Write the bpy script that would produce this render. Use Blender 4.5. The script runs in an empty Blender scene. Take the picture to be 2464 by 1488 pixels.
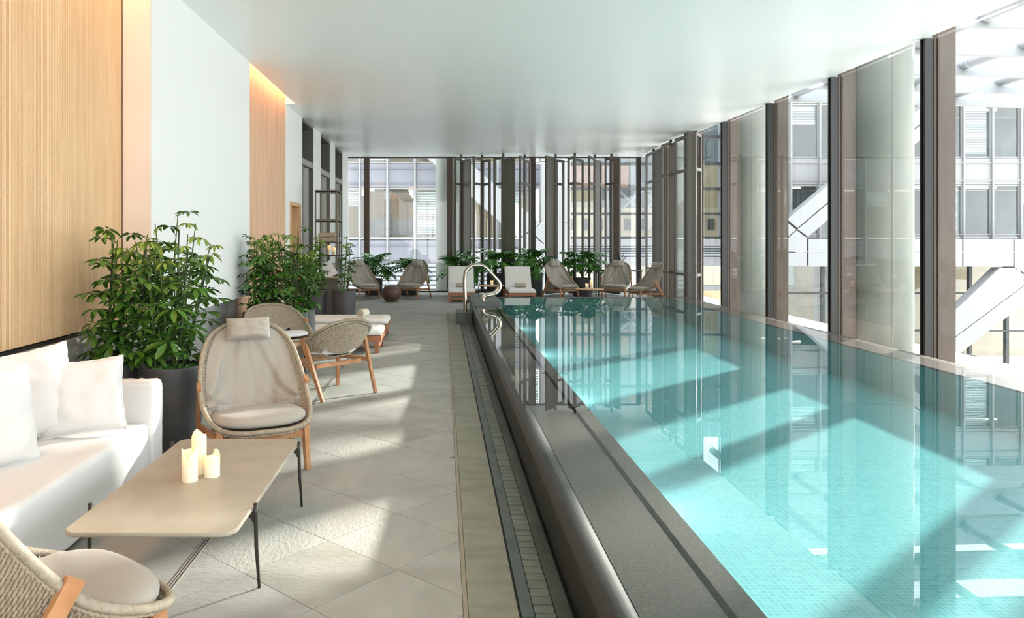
import bpy, math, random
from mathutils import Vector, Matrix, noise
random.seed(7)
SC = bpy.context.scene
COL = SC.collection
PI = math.pi
def R(a): return math.radians(a)

# ------------------------------------------------------------------ camera
F = 1800.0; VX, VY, CH = 1066.0, 573.0, 1.6
cd = bpy.data.cameras.new('camera'); cam = bpy.data.objects.new('camera', cd); COL.objects.link(cam)
cam.location = (0, 0, CH); cam.rotation_euler = (R(90), 0, 0)
cd.sensor_width = 36; cd.sensor_fit = 'HORIZONTAL'
cd.lens = 36 * F / 2464
cd.shift_x = (1232 - VX) / 2464; cd.shift_y = -(744 - VY) / 2464
cd.clip_start = .05; cd.clip_end = 500
SC.camera = cam
SC.view_settings.view_transform = 'Standard'
SC.view_settings.look = 'None'
SC.view_settings.gamma = 1
SC.view_settings.use_curve_mapping = False
SC.view_settings.exposure = 1.82
SC.cycles.use_denoising = True
SC.cycles.max_bounces = 14
SC.cycles.transparent_max_bounces = 24
SC.cycles.diffuse_bounces = 6
SC.cycles.caustics_refractive = False
SC.cycles.caustics_reflective = False
SC.cycles.sample_clamp_indirect = 6

# ------------------------------------------------------------------ world (bright hazy sky)
w = bpy.data.worlds.new('sky'); SC.world = w; w.use_nodes = True
nt = w.node_tree; nt.nodes.clear()
out = nt.nodes.new('ShaderNodeOutputWorld'); bg = nt.nodes.new('ShaderNodeBackground')
tc = nt.nodes.new('ShaderNodeTexCoord'); sp = nt.nodes.new('ShaderNodeSeparateXYZ')
cr = nt.nodes.new('ShaderNodeValToRGB')
cr.color_ramp.elements[0].position = 0.0; cr.color_ramp.elements[0].color = (.93, .95, .97, 1)
cr.color_ramp.elements[1].position = .8; cr.color_ramp.elements[1].color = (.74, .82, .91, 1)
nt.links.new(tc.outputs['Generated'], sp.inputs[0]); nt.links.new(sp.outputs['Z'], cr.inputs[0])
nt.links.new(cr.outputs[0], bg.inputs['Color']); bg.inputs['Strength'].default_value = 1.75
nt.links.new(bg.outputs[0], out.inputs[0])

# ------------------------------------------------------------------ sun (low, from the far right)
sl = bpy.data.lights.new('sun', 'SUN'); so = bpy.data.objects.new('sun', sl); COL.objects.link(so)
sl.energy = 9; sl.angle = R(1.5); sl.color = (1, .955, .89)
SUN = Vector((.751 * math.cos(R(14.8)), .661 * math.cos(R(14.8)), math.sin(R(14.8))))
so.rotation_euler = SUN.to_track_quat('Z', 'Y').to_euler()
so.location = (20, 20, 12)

# ------------------------------------------------------------------ materials
MATS = {}
def srgb(c):
    f = lambda v: (v / 255 / 12.92) if v / 255 <= .04045 else ((v / 255 + .055) / 1.055) ** 2.4
    return (f(c[0]), f(c[1]), f(c[2]), 1)
def mat(name, c, rough=.6, metal=0., c2=None, nscale=5., ndetail=3., bump=0., bscale=60., stretch=None, spec=.5, emit=None, estr=0., coord='Object', sheen=0., thr=(.35,.65), coat=0., sss=0.):
    m = bpy.data.materials.new(name); MATS[name] = m
    m.use_nodes = True; n = m.node_tree; b = n.nodes['Principled BSDF']
    c = srgb(c)
    b.inputs['Base Color'].default_value = c; b.inputs['Roughness'].default_value = rough
    b.inputs['Metallic'].default_value = metal
    b.inputs['Specular IOR Level'].default_value = spec
    if sheen: b.inputs['Sheen Weight'].default_value = sheen
    if coat: b.inputs['Coat Weight'].default_value = coat
    if sss:
        b.inputs['Subsurface Weight'].default_value = sss; b.inputs['Subsurface Radius'].default_value = (.05, .03, .015); b.inputs['Subsurface Scale'].default_value = .6
    if emit:
        b.inputs['Emission Color'].default_value = srgb(emit); b.inputs['Emission Strength'].default_value = estr
    if c2 or bump:
        t = n.nodes.new('ShaderNodeTexCoord'); mp = n.nodes.new('ShaderNodeMapping')
        n.links.new(t.outputs[coord], mp.inputs[0])
        if stretch: mp.inputs['Scale'].default_value = stretch
    if c2:
        ns = n.nodes.new('ShaderNodeTexNoise'); ns.inputs['Scale'].default_value = nscale; ns.inputs['Detail'].default_value = ndetail
        n.links.new(mp.outputs[0], ns.inputs['Vector'])
        r = n.nodes.new('ShaderNodeValToRGB'); r.color_ramp.elements[0].position = thr[0]; r.color_ramp.elements[1].position = thr[1]
        r.color_ramp.elements[0].color = c; r.color_ramp.elements[1].color = srgb(c2)
        n.links.new(ns.outputs['Fac'], r.inputs[0]); n.links.new(r.outputs[0], b.inputs['Base Color'])
    if bump:
        n2 = n.nodes.new('ShaderNodeTexNoise'); n2.inputs['Scale'].default_value = bscale; n2.inputs['Detail'].default_value = 4
        n.links.new(mp.outputs[0], n2.inputs['Vector'])
        bp = n.nodes.new('ShaderNodeBump'); bp.inputs['Strength'].default_value = bump; bp.inputs['Distance'].default_value = .01
        n.links.new(n2.outputs['Fac'], bp.inputs['Height']); n.links.new(bp.outputs[0], b.inputs['Normal'])
    return m
def thin_glass(name, tint=(.95, .98, .96), ior=1.5, bump=0., bscale=2., rough=0.):
    m = bpy.data.materials.new(name); MATS[name] = m; m.use_nodes = True; n = m.node_tree; n.nodes.clear()
    o = n.nodes.new('ShaderNodeOutputMaterial'); mx = n.nodes.new('ShaderNodeMixShader')
    tr = n.nodes.new('ShaderNodeBsdfTransparent'); gl = n.nodes.new('ShaderNodeBsdfGlossy'); fr = n.nodes.new('ShaderNodeFresnel')
    tr.inputs[0].default_value = (*tint, 1); gl.inputs['Roughness'].default_value = rough; fr.inputs['IOR'].default_value = ior
    gl.inputs[0].default_value = (1, 1, 1, 1)
    # keep the interface ior the same seen from either side
    ge = n.nodes.new('ShaderNodeNewGeometry'); mt = n.nodes.new('ShaderNodeMix'); mt.data_type = 'FLOAT'
    mt.inputs[2].default_value = ior; mt.inputs[3].default_value = 1 / ior
    n.links.new(ge.outputs['Backfacing'], mt.inputs[0]); 
    iv = n.nodes.new('ShaderNodeValue'); iv.outputs[0].default_value = ior
    n.links.new(mt.outputs[0], fr.inputs['IOR'])
    n.links.new(fr.outputs[0], mx.inputs[0]); n.links.new(tr.outputs[0], mx.inputs[1]); n.links.new(gl.outputs[0], mx.inputs[2])
    n.links.new(mx.outputs[0], o.inputs[0])
    if bump:
        t = n.nodes.new('ShaderNodeTexCoord'); ns = n.nodes.new('ShaderNodeTexNoise'); ns.inputs['Scale'].default_value = bscale
        bp = n.nodes.new('ShaderNodeBump'); bp.inputs['Strength'].default_value = bump; bp.inputs['Distance'].default_value = .01
        n.links.new(t.outputs['Object'], ns.inputs['Vector']); n.links.new(ns.outputs['Fac'], bp.inputs['Height'])
        n.links.new(bp.outputs[0], gl.inputs['Normal'])
    return m

mat('tile', (164, 163, 155), .62, c2=(147, 146, 137), nscale=1.6, ndetail=8, bump=.35, bscale=22, stretch=(1, 2.2, 1), spec=.35)
mat('tile_b', (157, 156, 148), .62, c2=(167, 166, 158), nscale=2.6, ndetail=8, bump=.35, bscale=22, stretch=(2.2, 1, 1), spec=.35)
mat('tile_c', (169, 168, 161), .62, c2=(153, 152, 144), nscale=2., ndetail=8, bump=.35, bscale=22, stretch=(1, 2.2, 1), spec=.35)
mat('border_tile', (146, 145, 130), .55, c2=(128, 128, 113), nscale=3, ndetail=8, bump=.2, bscale=40, stretch=(1, 3, 1))
mat('grout', (150, 142, 126), .9)
mat('drain_stone', (88, 95, 90), .4, c2=(70, 77, 73), nscale=5, ndetail=6, bump=.1, bscale=50)
mat('grate_stone', (118, 124, 114), .45, c2=(102, 108, 99), nscale=8)
mat('black', (12, 12, 12), .6)
mat('steel', (190, 182, 170), .22, 1.)
mat('pale_steel', (176, 170, 160), .35, .4)
mat('brushed_steel', (205, 197, 182), .16, 1.)
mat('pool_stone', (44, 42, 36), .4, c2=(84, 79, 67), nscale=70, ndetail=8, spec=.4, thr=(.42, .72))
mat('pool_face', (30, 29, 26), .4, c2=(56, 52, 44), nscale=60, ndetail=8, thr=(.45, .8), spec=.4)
mat('coping_stone', (88, 76, 66), .3, c2=(70, 62, 55), nscale=12)
mat('ceiling_white', (248, 249, 247), .33, spec=.25)
mat('wall_white', (232, 233, 230), .45)
mat('glow_tint_plaster', (228, 216, 203), .6, c2=(224, 211, 198), nscale=2)  # warm tint carries part of the cove glow on the bulkhead end
mat('oak_slat', (230, 194, 152), .5, c2=(218, 180, 138), nscale=3, ndetail=5, stretch=(6, 6, .5))
mat('oak_gap', (176, 130, 92), .7)
mat('oak_plank', (222, 184, 150), .5, c2=(206, 164, 130), nscale=2.5, ndetail=5, stretch=(8, 8, .4))
mat('oak_frame', (208, 172, 134), .5, c2=(194, 156, 118), nscale=3, stretch=(8, 8, .5))
mat('dado_stone', (140, 138, 130), .35, c2=(158, 156, 148), nscale=3, ndetail=6, stretch=(1, 1, 3))
mat('marble', (190, 190, 188), .3, c2=(150, 150, 150), nscale=3, ndetail=9)
mat('taupe', (100, 95, 86), .45)
mat('taupe_dark', (74, 68, 58), .5)
mat('taupe_panel', (106, 101, 92), .45)
mat('bronze', (26, 24, 19), .45)
mat('bronze_brown', (80, 62, 46), .45, c2=(68, 53, 40), nscale=3, stretch=(4, 4, .6))
mat('rubber', (24, 24, 24), .5)
mat('door_grey', (150, 148, 142), .5)
mat('linen_white', (214, 213, 211), .85, bump=.12, bscale=420, sheen=.2)
mat('canvas_white', (232, 230, 224), .85, bump=.12, bscale=420)
mat('linen_beige', (164, 157, 146), .9, bump=.2, bscale=500, sheen=.2)
mat('linen_beige_dark', (160, 150, 138), .9, bump=.2, bscale=500)
mat('rope', (180, 168, 148), .75, c2=(162, 149, 129), nscale=40, bump=.5, bscale=220)
mat('rope_back', (132, 116, 94), .9)
mat('teak', (188, 138, 96), .45, c2=(170, 118, 78), nscale=4, ndetail=5, stretch=(3, 3, 3), bump=.05, bscale=120)
mat('teak_top', (206, 164, 120), .65, c2=(192, 148, 104), nscale=4, stretch=(8, 1, 1))
mat('teak_red', (174, 116, 82), .5, c2=(154, 98, 68), nscale=5)
mat('table_stone', (172, 164, 148), .42, c2=(163, 154, 137), nscale=7, ndetail=8)
mat('metal_dark', (60, 56, 52), .4, .5)
mat('pot', (74, 74, 76), .6, c2=(62, 62, 64), nscale=3, ndetail=5, bump=.1, bscale=30)
mat('moss', (84, 148, 40), .95, c2=(50, 110, 24), nscale=30, bump=.8, bscale=70)
mat('leaf', (82, 124, 44), .35, c2=(54, 96, 30), nscale=1.5, coord='Object', thr=(.3, .7))
mat('leaf_b', (66, 108, 38), .35, c2=(46, 86, 28), nscale=2, thr=(.3, .7))
mat('leaf_light', (140, 164, 62), .4, c2=(108, 140, 52), nscale=1.5, thr=(.3, .7))
mat('leaf_philo', (86, 140, 56), .3, c2=(58, 112, 46), nscale=2, thr=(.3, .7))
mat('stem', (70, 92, 36), .6)
mat('cane', (40, 46, 38), .6)
mat('wax', (250, 240, 216), .5, sss=.0)
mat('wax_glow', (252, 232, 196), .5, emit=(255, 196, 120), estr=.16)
mat('flame', (255, 190, 110), .5, emit=(255, 180, 100), estr=1.5)
mat('cove', (255, 210, 175), .5, emit=(255, 196, 156), estr=2.6)
mat('towel', (184, 172, 152), .95, bump=.6, bscale=160)
mat('towel_white', (222, 212, 194), .95, bump=.6, bscale=160)
mat('bronze_ball', (108, 82, 68), .5, .3, c2=(84, 64, 54), nscale=14, bump=.4, bscale=40)
mat('concrete', (122, 124, 114), .6, c2=(104, 111, 103), nscale=1.2, ndetail=8, stretch=(2, 2, .5))
mat('facade_white', (130, 130, 129), .5)
mat('facade_grey', (112, 113, 120), .4, c2=(104, 105, 111), nscale=.6)
mat('seam', (120, 118, 114), .7)
mat('facade_dark', (58, 60, 60), .5)
mat('office_beige', (176, 156, 124), .8, c2=(150, 136, 112), nscale=.4)
mat('office_grey', (122, 128, 130), .8, c2=(86, 92, 96), nscale=.5)
mat('blind', (214, 222, 222), .6)
mat('louvre', (140, 143, 147), .5)
mat('tube_grey', (150, 150, 152), .4)
mat('street', (222, 220, 216), .8, c2=(210, 208, 204), nscale=.4)
mat('paving', (226, 224, 220), .6)
mat('brick_far', (170, 130, 112), .8, c2=(150, 112, 96), nscale=2)
mat('sandstone', (196, 178, 150), .8, c2=(170, 152, 126), nscale=.8, ndetail=6)
mat('lamp_warm', (255, 190, 130), .5, emit=(255, 170, 100), estr=12)
mat('lamp_white', (255, 245, 225), .5, emit=(255, 244, 225), estr=3)
mat('screen_white', (236, 236, 236), .3)
mat('terracotta', (150, 84, 70), .7)
mat('yew', (54, 66, 62), .6)
mat('car_silver', (150, 154, 160), .3, .6)
mat('car_dark', (46, 50, 58), .3, .3)
thin_glass('glass', (.955, .975, .965), 1.55)
thin_glass('glass_office', (.72, .78, .78), 1.7)
thin_glass('cabinet_glass', (.93, .95, .93), 1.45)
thin_glass('water', (.83, .97, .985), 1.33, bump=.03, bscale=1.6)
thin_glass('water_film', (.97, .98, .97), 1.27, bump=.03, bscale=1.6)
# pool mosaic: tiny tiles, colour and grout only
m = mat('mosaic', (80, 200, 194), .9, spec=0.); n = m.node_tree; b = n.nodes['Principled BSDF']
t = n.nodes.new('ShaderNodeTexCoord'); br = n.nodes.new('ShaderNodeTexBrick')
br.inputs['Scale'].default_value = 1; br.offset = 0
br.inputs['Brick Width'].default_value = .03; br.inputs['Row Height'].default_value = .03; br.inputs['Mortar Size'].default_value = .003
br.inputs['Color1'].default_value = srgb((98, 138, 140)); br.inputs['Color2'].default_value = srgb((110, 150, 150)); br.inputs['Mortar'].default_value = srgb((116, 157, 156))
n.links.new(t.outputs['Object'], br.inputs['Vector']); n.links.new(br.outputs[0], b.inputs['Base Color'])

# ------------------------------------------------------------------ mesh helpers
class MB:
    def __init__(s): s.v = []; s.f = []; s.sm = []; s.mi = []; s.cur = 0
    def add(s, vs, fs, smooth=False):
        k = len(s.v); s.v += [tuple(v) for v in vs]
        for f in fs: s.f.append(tuple(i + k for i in f)); s.sm.append(smooth); s.mi.append(s.cur)
        return s
    def box(s, x0, x1, y0, y1, z0, z1, M=None):
        vs = [Vector((x, y, z)) for z in (z0, z1) for y in (y0, y1) for x in (x0, x1)]
        if M: vs = [M @ v for v in vs]
        return s.add(vs, [(0, 2, 3, 1), (4, 5, 7, 6), (0, 1, 5, 4), (2, 6, 7, 3), (0, 4, 6, 2), (1, 3, 7, 5)])
    def bbox(s, x0, x1, y0, y1, z0, z1, c=.005, M=None):      # chamfered box
        vs = []; 
        def ring(z, i): return [(x0 + i, y0 + 0, z), (x1 - i, y0, z), (x1, y0 + i, z), (x1, y1 - i, z), (x1 - i, y1, z), (x0 + i, y1, z), (x0, y1 - i, z), (x0, y0 + i, z)]
        def inner(z): return [(x0 + 2*c, y0 + c, z), (x1 - 2*c, y0 + c, z), (x1 - c, y0 + 2*c, z), (x1 - c, y1 - 2*c, z), (x1 - 2*c, y1 - c, z), (x0 + 2*c, y1 - c, z), (x0 + c, y1 - 2*c, z), (x0 + c, y0 + 2*c, z)]
        rs = [inner(z0), ring(z0 + c, c), ring(z1 - c, c), inner(z1)]
        for r_ in rs: vs += r_
        fs = [tuple(range(7, -1, -1)), tuple(range(24, 32))]
        for k in range(3):
            for i in range(8): j = (i + 1) % 8; fs.append((k*8+i, k*8+j, k*8+8+j, k*8+8+i))
        vs = [Vector(v) for v in vs]
        if M: vs = [M @ v for v in vs]
        return s.add(vs, fs)
    def prism(s, pts, z0, z1, M=None, smooth=False):   # pts CCW in xy
        n = len(pts); vs = [Vector((p[0], p[1], z0)) for p in pts] + [Vector((p[0], p[1], z1)) for p in pts]
        if M: vs = [M @ v for v in vs]
        s.add(vs, [tuple(range(n - 1, -1, -1)), tuple(range(n, 2 * n))])
        k = len(s.v) - 2 * n
        for i in range(n):
            j = (i + 1) % n; s.f.append((k + i, k + j, k + n + j, k + n + i)); s.sm.append(smooth); s.mi.append(s.cur)
        return s
    def tube(s, pts, r, n=8, closed=False, smooth=True, caps=True, sq=False):
        pts = [Vector(p) for p in pts]; m = len(pts); rs = r if isinstance(r, (list, tuple)) else [r] * m
        vs = []; up = None
        for i, p in enumerate(pts):
            a = pts[(i - 1) % m] if (closed or i > 0) else p; b_ = pts[(i + 1) % m] if (closed or i < m - 1) else p
            t = (b_ - a); t = t.normalized() if t.length > 1e-9 else Vector((0, 0, 1))
            if up is None:
                up = Vector((0, 0, 1)) if abs(t.z) < .9 else Vector((0, 1, 0))
            x = up - t * up.dot(t); x = x.normalized() if x.length > 1e-6 else t.orthogonal().normalized()
            up = x; y = t.cross(x)
            for k in range(n):
                a_ = 2 * PI * k / n + (PI / 4 if sq else 0); q = 1.414 if sq else 1
                vs.append(p + (x * math.cos(a_) + y * math.sin(a_)) * rs[i] * q)
        fs = []
        for i in range(m if closed else m - 1):
            for k in range(n):
                a = i * n + k; b_ = i * n + (k + 1) % n; c = ((i + 1) % m) * n + (k + 1) % n; d = ((i + 1) % m) * n + k
                fs.append((a, b_, c, d))
        if caps and not closed: fs += [tuple(range(n - 1, -1, -1)), tuple((m - 1) * n + k for k in range(n))]
        return s.add(vs, fs, smooth)
    def beam(s, a, b_, w, d, up=(0, 0, 1), w2=None, d2=None):   # rectangular bar from a to b
        a = Vector(a); b_ = Vector(b_); t = (b_ - a).normalized(); u = Vector(up); x = t.cross(u)
        if x.length < 1e-5: x = t.orthogonal()
        x.normalize(); y = x.cross(t); w2 = w2 or w; d2 = d2 or d
        vs = []
        for p, ww, dd in ((a, w, d), (b_, w2, d2)):
            for sx, sy in ((-1, -1), (1, -1), (1, 1), (-1, 1)): vs.append(p + x * sx * ww / 2 + y * sy * dd / 2)
        return s.add(vs, [(3, 2, 1, 0), (4, 5, 6, 7), (0, 1, 5, 4), (1, 2, 6, 5), (2, 3, 7, 6), (3, 0, 4, 7)])
    def lathe(s, prof, n=24, c=(0, 0, 0), smooth=True):
        vs = []; m = len(prof)
        for r, z in prof:
            for k in range(n): a = 2 * PI * k / n; vs.append((c[0] + r * math.cos(a), c[1] + r * math.sin(a), c[2] + z))
        fs = [tuple(range(n - 1, -1, -1)), tuple((m - 1) * n + k for k in range(n))]
        k0 = len(s.v); s.add(vs, fs)
        for i in range(m - 1):
            for k in range(n):
                s.f.append((k0 + i*n+k, k0 + i*n+(k+1) % n, k0 + (i+1)*n+(k+1) % n, k0 + (i+1)*n+k)); s.sm.append(smooth); s.mi.append(s.cur)
        return s
    def grid(s, P, closed_u=False, smooth=True):      # P[i][j]
        m = len(P); n = len(P[0]); vs = [p for row in P for p in row]; fs = []
        for i in range(m - 1):
            for j in range(n if closed_u else n - 1):
                fs.append((i*n+j, i*n+(j+1) % n, (i+1)*n+(j+1) % n, (i+1)*n+j))
        return s.add(vs, fs, smooth)
    def mesh(s, name, mats):
        me = bpy.data.meshes.new(name); me.from_pydata(s.v, [], s.f); 
        for m_ in (mats if isinstance(mats, (list, tuple)) else [mats]): me.materials.append(MATS[m_])
        me.polygons.foreach_set('use_smooth', s.sm); me.polygons.foreach_set('material_index', s.mi); me.update()
        return me
    def build(s, name, mats, parent=None, **kw):
        return link(name, s.mesh(name, mats), parent, **kw)
def link(name, me, parent=None, label=None, cat=None, group=None, kind=None, loc=None, rz=None):
    o = bpy.data.objects.new(name, me); COL.objects.link(o)
    if parent: o.parent = parent
    if label: o['label'] = label
    if cat: o['category'] = cat
    if group: o['group'] = group
    if kind: o['kind'] = kind
    if loc is not None: o.location = loc
    if rz is not None: o.rotation_euler = (0, 0, rz)
    return o
def empty(name, loc=(0, 0, 0), rz=0, **kw):
    return link(name, None, loc=loc, rz=rz, **kw)
def copy_thing(src, loc, rz, label, name=None, group=None):
    def cp(o, par):
        c = o.copy(); COL.objects.link(c)
        if par: c.parent = par
        for ch in list(o.children): cp(ch, c)
        return c
    c = cp(src, None); c.location = loc; c.rotation_euler = (0, 0, rz); c['label'] = label
    if group: c['group'] = group
    return c
def px(x, Y): return (x - VX) / F * Y
def pz(y, Y): return CH - (y - VY) / F * Y
def catmull(P, n):
    P = [Vector(p) for p in P]; out_ = []
    Q = [P[0] * 2 - P[1]] + P + [P[-1] * 2 - P[-2]]; m = len(P) - 1
    for i in range(n):
        t = i / (n - 1) * m; k = min(int(t), m - 1); u = t - k
        a, b_, c, d = Q[k], Q[k+1], Q[k+2], Q[k+3]
        out_.append(.5 * ((2*b_) + (c-a)*u + (2*a-5*b_+4*c-d)*u*u + (3*b_-a-3*c+d)*u**3))
    return out_

XL, XR, YF, ZC = -2.79, 5.75, 22.0, 3.98
# ================================================================== SETTING
# ---- floor
floor = MB().box(-3.3, 1.05, -5, 22.1, -.12, -.012).box(1.05, 5.75, 15.82, 22.1, -.12, -.012).box(4.82, 5.75, -5, 15.82, -.12, -.012).box(1.05, 4.82, -5, -3, -.12, -.012).build('floor', 'grout', kind='structure', label='floor of pale grey stone tiles laid diagonally beside the pool', cat='floor')
def clip(poly, a, b_, c):           # keep a*x+b*y<=c
    o_ = []
    for i in range(len(poly)):
        p = poly[i]; q = poly[(i + 1) % len(poly)]; dp = a*p[0]+b_*p[1]-c; dq = a*q[0]+b_*q[1]-c
        if dp <= 0: o_.append(p)
        if dp * dq < 0: t_ = dp / (dp - dq); o_.append((p[0]+(q[0]-p[0])*t_, p[1]+(q[1]-p[1])*t_))
    return o_
u1 = Vector((math.sin(R(48.3)), -math.cos(R(48.3)))); u2 = Vector((-u1.y, u1.x)); TS = .515
far_tiles = MB(); tiles = []
def tile_region(x0, x1, y0, y1):
    for i in range(-60, 60):
        for j in range(-60, 60):
            o_ = Vector((-.647, 4.678)) + u1 * TS * i + u2 * TS * j; g = .0018
            q = [o_ + u1*g + u2*g, o_ + u1*(TS-g) + u2*g, o_ + u1*(TS-g) + u2*(TS-g), o_ + u1*g + u2*(TS-g)]
            cx = sum(p.x for p in q)/4; cy = sum(p.y for p in q)/4
            if cx < x0-.5 or cx > x1+.5 or cy < y0-.5 or cy > y1+.5: continue
            P = [(p.x, p.y) for p in q]
            for c_ in ((-1, 0, -x0), (1, 0, x1), (0, -1, -y0), (0, 1, y1)):
                P = clip(P, *c_)
                if len(P) < 3: break
            if len(P) < 3: continue
            ar = abs(sum(P[k][0]*P[(k+1) % len(P)][1]-P[(k+1) % len(P)][0]*P[k][1] for k in range(len(P))))/2
            if ar < .002: continue
            tiles.append((cy, P))
tile_region(-2.84, .085, 1.5, 6.567); tile_region(-2.84, .085, 6.572, 22.0); tile_region(.085, 5.72, 15.95, 22.0)
tiles.sort(key=lambda t_: t_[0]); k = 0
for cy, P in tiles:
    dz = random.uniform(-.0008, 0)
    if cy > 2.2 and cy < 17 and k < 285:
        MB().prism(P, -.012, dz).build('floor_tile', random.choice(['tile', 'tile_b', 'tile_c']), floor); k += 1
    else: far_tiles.prism(P, -.012, dz)
far_tiles.build('distant_floor_tiles', 'tile', floor, kind='stuff')
MB().box(.087, .108, -3, 13.9, -.012, -.004).build('joint_strip', 'grout', floor)
y = 1.75
while y < 15.9:
    if y < 13.9: MB().box(.11, .322, y + .002, y + .498, -.012, random.uniform(-.0008, 0)).build('border_tile', 'border_tile', floor)
    y += .5
MB().box(.11, .56, 13.97, 15.9, -.012, 0).build('border_tile', 'border_tile', floor)
# ---- stone overflow drain
dr = empty('pool_drain', (0, 0, 0), label='stone channel drain with slotted grating at the foot of the pool wall', cat='drain')
MB().box(.324, .56, -3, 13.97, -.011, -.009).build('channel', 'black', dr)
y = 1.2
while y < 13.8:
    y1 = min(y + .98, 13.95)
    MB().box(.334, .388, y, y1 - .003, -.009, .001).build('edge_slab', 'drain_stone', dr)
    MB().box(.482, .548, y, y1 - .003, -.009, .001).build('wall_slab', 'drain_stone', dr)
    y += .98
y = 2.2
while y < 11.3:
    MB().box(.392, .478, y, y + .069, -.009, .0).build('grating_bar', 'grate_stone', dr); y += .076
MB().box(.392, .478, y, 13.95, -.009, .0).build('grating_end', 'drain_stone', dr)
# ---- slot drain along the deck
sd = empty('slot_drain', (-1.25, 0, 0), label='narrow twin steel slot drain running through the deck tiles', cat='drain')
MB().box(-.017, .017, 1.6, 17.2, -.005, .0006).build('slot', 'black', sd)
for dx in (-.0145, 0, .0145): MB().box(dx - .0038, dx + .0038, 1.6, 17.2, -.004, .0025).build('steel_bar', 'pale_steel', sd)

# ---- ceiling with cove slots
ce = MB()
ce.box(-2.62, XR, -5, 22.3, ZC, ZC + .5)
ce.box(-3.3, -2.62, 6.7, 10.14, ZC, ZC + .5)
ce.box(-3.3, -2.62, 13.25, 22.3, ZC, ZC + .5)
ce.box(-3.3, -2.62, -5, 6.7, ZC + .28, ZC + .5)
ce.box(-3.3, -2.62, 10.14, 13.25, ZC + .28, ZC + .5)
ce.build('ceiling', 'ceiling_white', kind='structure', label='smooth glossy white ceiling over deck and pool', cat='ceiling')
for nm, y0, y1, wx, lb in (('cove_light', -4, 6.65, -2.86, 'warm cove light strip above the reeded wall beside the sofa'), ('cove_light', 10.18, 13.2, -2.78, 'warm cove light strip above the smooth wood wall panel')):
    MB().box(wx + .005, -2.63, y0, y1, ZC + .24, ZC + .27).build(nm, 'cove', label=lb, cat='light')
# ---- left wall
wl = MB().box(-3.3, -2.9, -5, 10.14, 0, ZC + .28).box(-3.3, -2.82, 10.14, 13.25, 0, ZC + .28)
ops = [(14.81, 16.1), (17.08, 18.46), (19.35, 20.75)]
wb = MB()
prev = 13.25
for a, b_ in ops + [(22.1, 22.1)]:
    if prev == 13.25:
        wb.box(-3.2, XL, 13.25, 13.62, 0, ZC).box(-3.2, XL, 13.62, 14.6, 2.27, ZC).box(-3.2, XL, 14.6, a, 0, ZC)
    else: wb.box(-3.2, XL, prev, a, 0, ZC)
    prev = b_
wl.box(-3.6, -3.2, 13.25, 22.1, 0, ZC)
wall_left = wl.build('wall_left', 'oak_gap', kind='structure', label='left wall with reeded wood, white panels and tall openings', cat='wall')
wb.build('white_panel', 'wall_white', wall_left)
sm_ = MB(); y = -3.0
while y < 6.68:
    sm_.box(-2.9, -2.87, y, y + .0115, .86, ZC + .28); y += .0158
sm_.build('reeded_slats', 'oak_slat', wall_left, kind='stuff')
MB().box(-2.9, -2.868, -3, 6.7, .825, .852).build('reveal_strip', 'bronze', wall_left)
for a, b_ in ((-3, .5), (.5, 2.6), (2.6, 4.4), (4.4, 5.52), (5.52, 6.6)):
    MB().box(-2.9, -2.845, a, b_ - .004, 0, .825).build('dado_panel', 'dado_stone', wall_left)
for a, b_ in ((6.6, 7.8), (7.8, 9.0), (9.0, 10.14)):
    MB().box(-2.9, -2.80, a, b_ - .004, 0, .825).build('dado_panel', 'marble', wall_left)
MB().box(-2.87, -2.62, 6.72, 10.14, .83, ZC).build('bulkhead', 'wall_white', wall_left)
MB().box(-2.87, -2.62, 6.70, 6.72, .83, ZC + .28).build('bulkhead_end', 'glow_tint_plaster', wall_left)
y = 10.14
for wd in (.42, .5, .5, .5, .5, .69):
    MB().box(-2.82, XL, y + .002, y + wd - .002, 0, ZC + .28).build('wood_panel', 'oak_plank', wall_left); y += wd
# wood framed doorway
dn = empty('door_1', (XL, 13.62, 0), kind='structure', label='doorway with pale oak frame in the white wall', cat='door')
MB().box(-.2, .02, 0, .07, 0, 2.27).build('door_jamb', 'oak_frame', dn); MB().box(-.2, .02, .91, .98, 0, 2.27).build('door_jamb', 'oak_frame', dn)
MB().box(-.2, .02, .07, .91, 2.2, 2.27).build('door_head', 'oak_frame', dn); MB().box(-.2, -.17, .07, .91, 0, 2.2).build('door_leaf', 'oak_plank', dn)
# tall openings with grey shutters
for i, (a, b_) in enumerate(ops):
    wn = empty('window_%d' % (i + 3), (-3.2, a, 0), kind='structure', label=['tall taupe framed opening nearest the oak doorway', 'middle tall taupe framed opening behind the glass cabinet', 'farthest tall taupe framed opening near the glass end wall'][i], cat='window')
    W = b_ - a
    MB().box(.0, .02, 0, W, 3.2, ZC).build('back_panel', 'bronze_brown', wn)
    MB().box(.0, .41, 0, .04, 0, ZC).build('jamb', 'taupe', wn); MB().box(.0, .41, W - .04, W, 0, ZC).build('jamb', 'taupe', wn)
    MB().box(.0, .405, .04, W - .04, 3.08, 3.2).build('transom', 'door_grey', wn); MB().box(.0, .41, .04, W - .04, ZC - .06, ZC).build('head', 'taupe', wn)
    MB().box(.0, .02, .04, W - .04, 0, 3.08).build('back_board', 'bronze_brown', wn)
    q = (W - .08) / 4
    for k in range(4):
        lf = MB().box(-.02, .02, -q * .62, q * .62, .02, 3.07).build('shutter_leaf', 'taupe_panel' if k % 2 else 'door_grey', wn)
        lf.location = (.2, .04 + q * (k + .5), 0); lf.rotation_euler = (0, 0, R(55 if k % 2 else -55))
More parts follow.
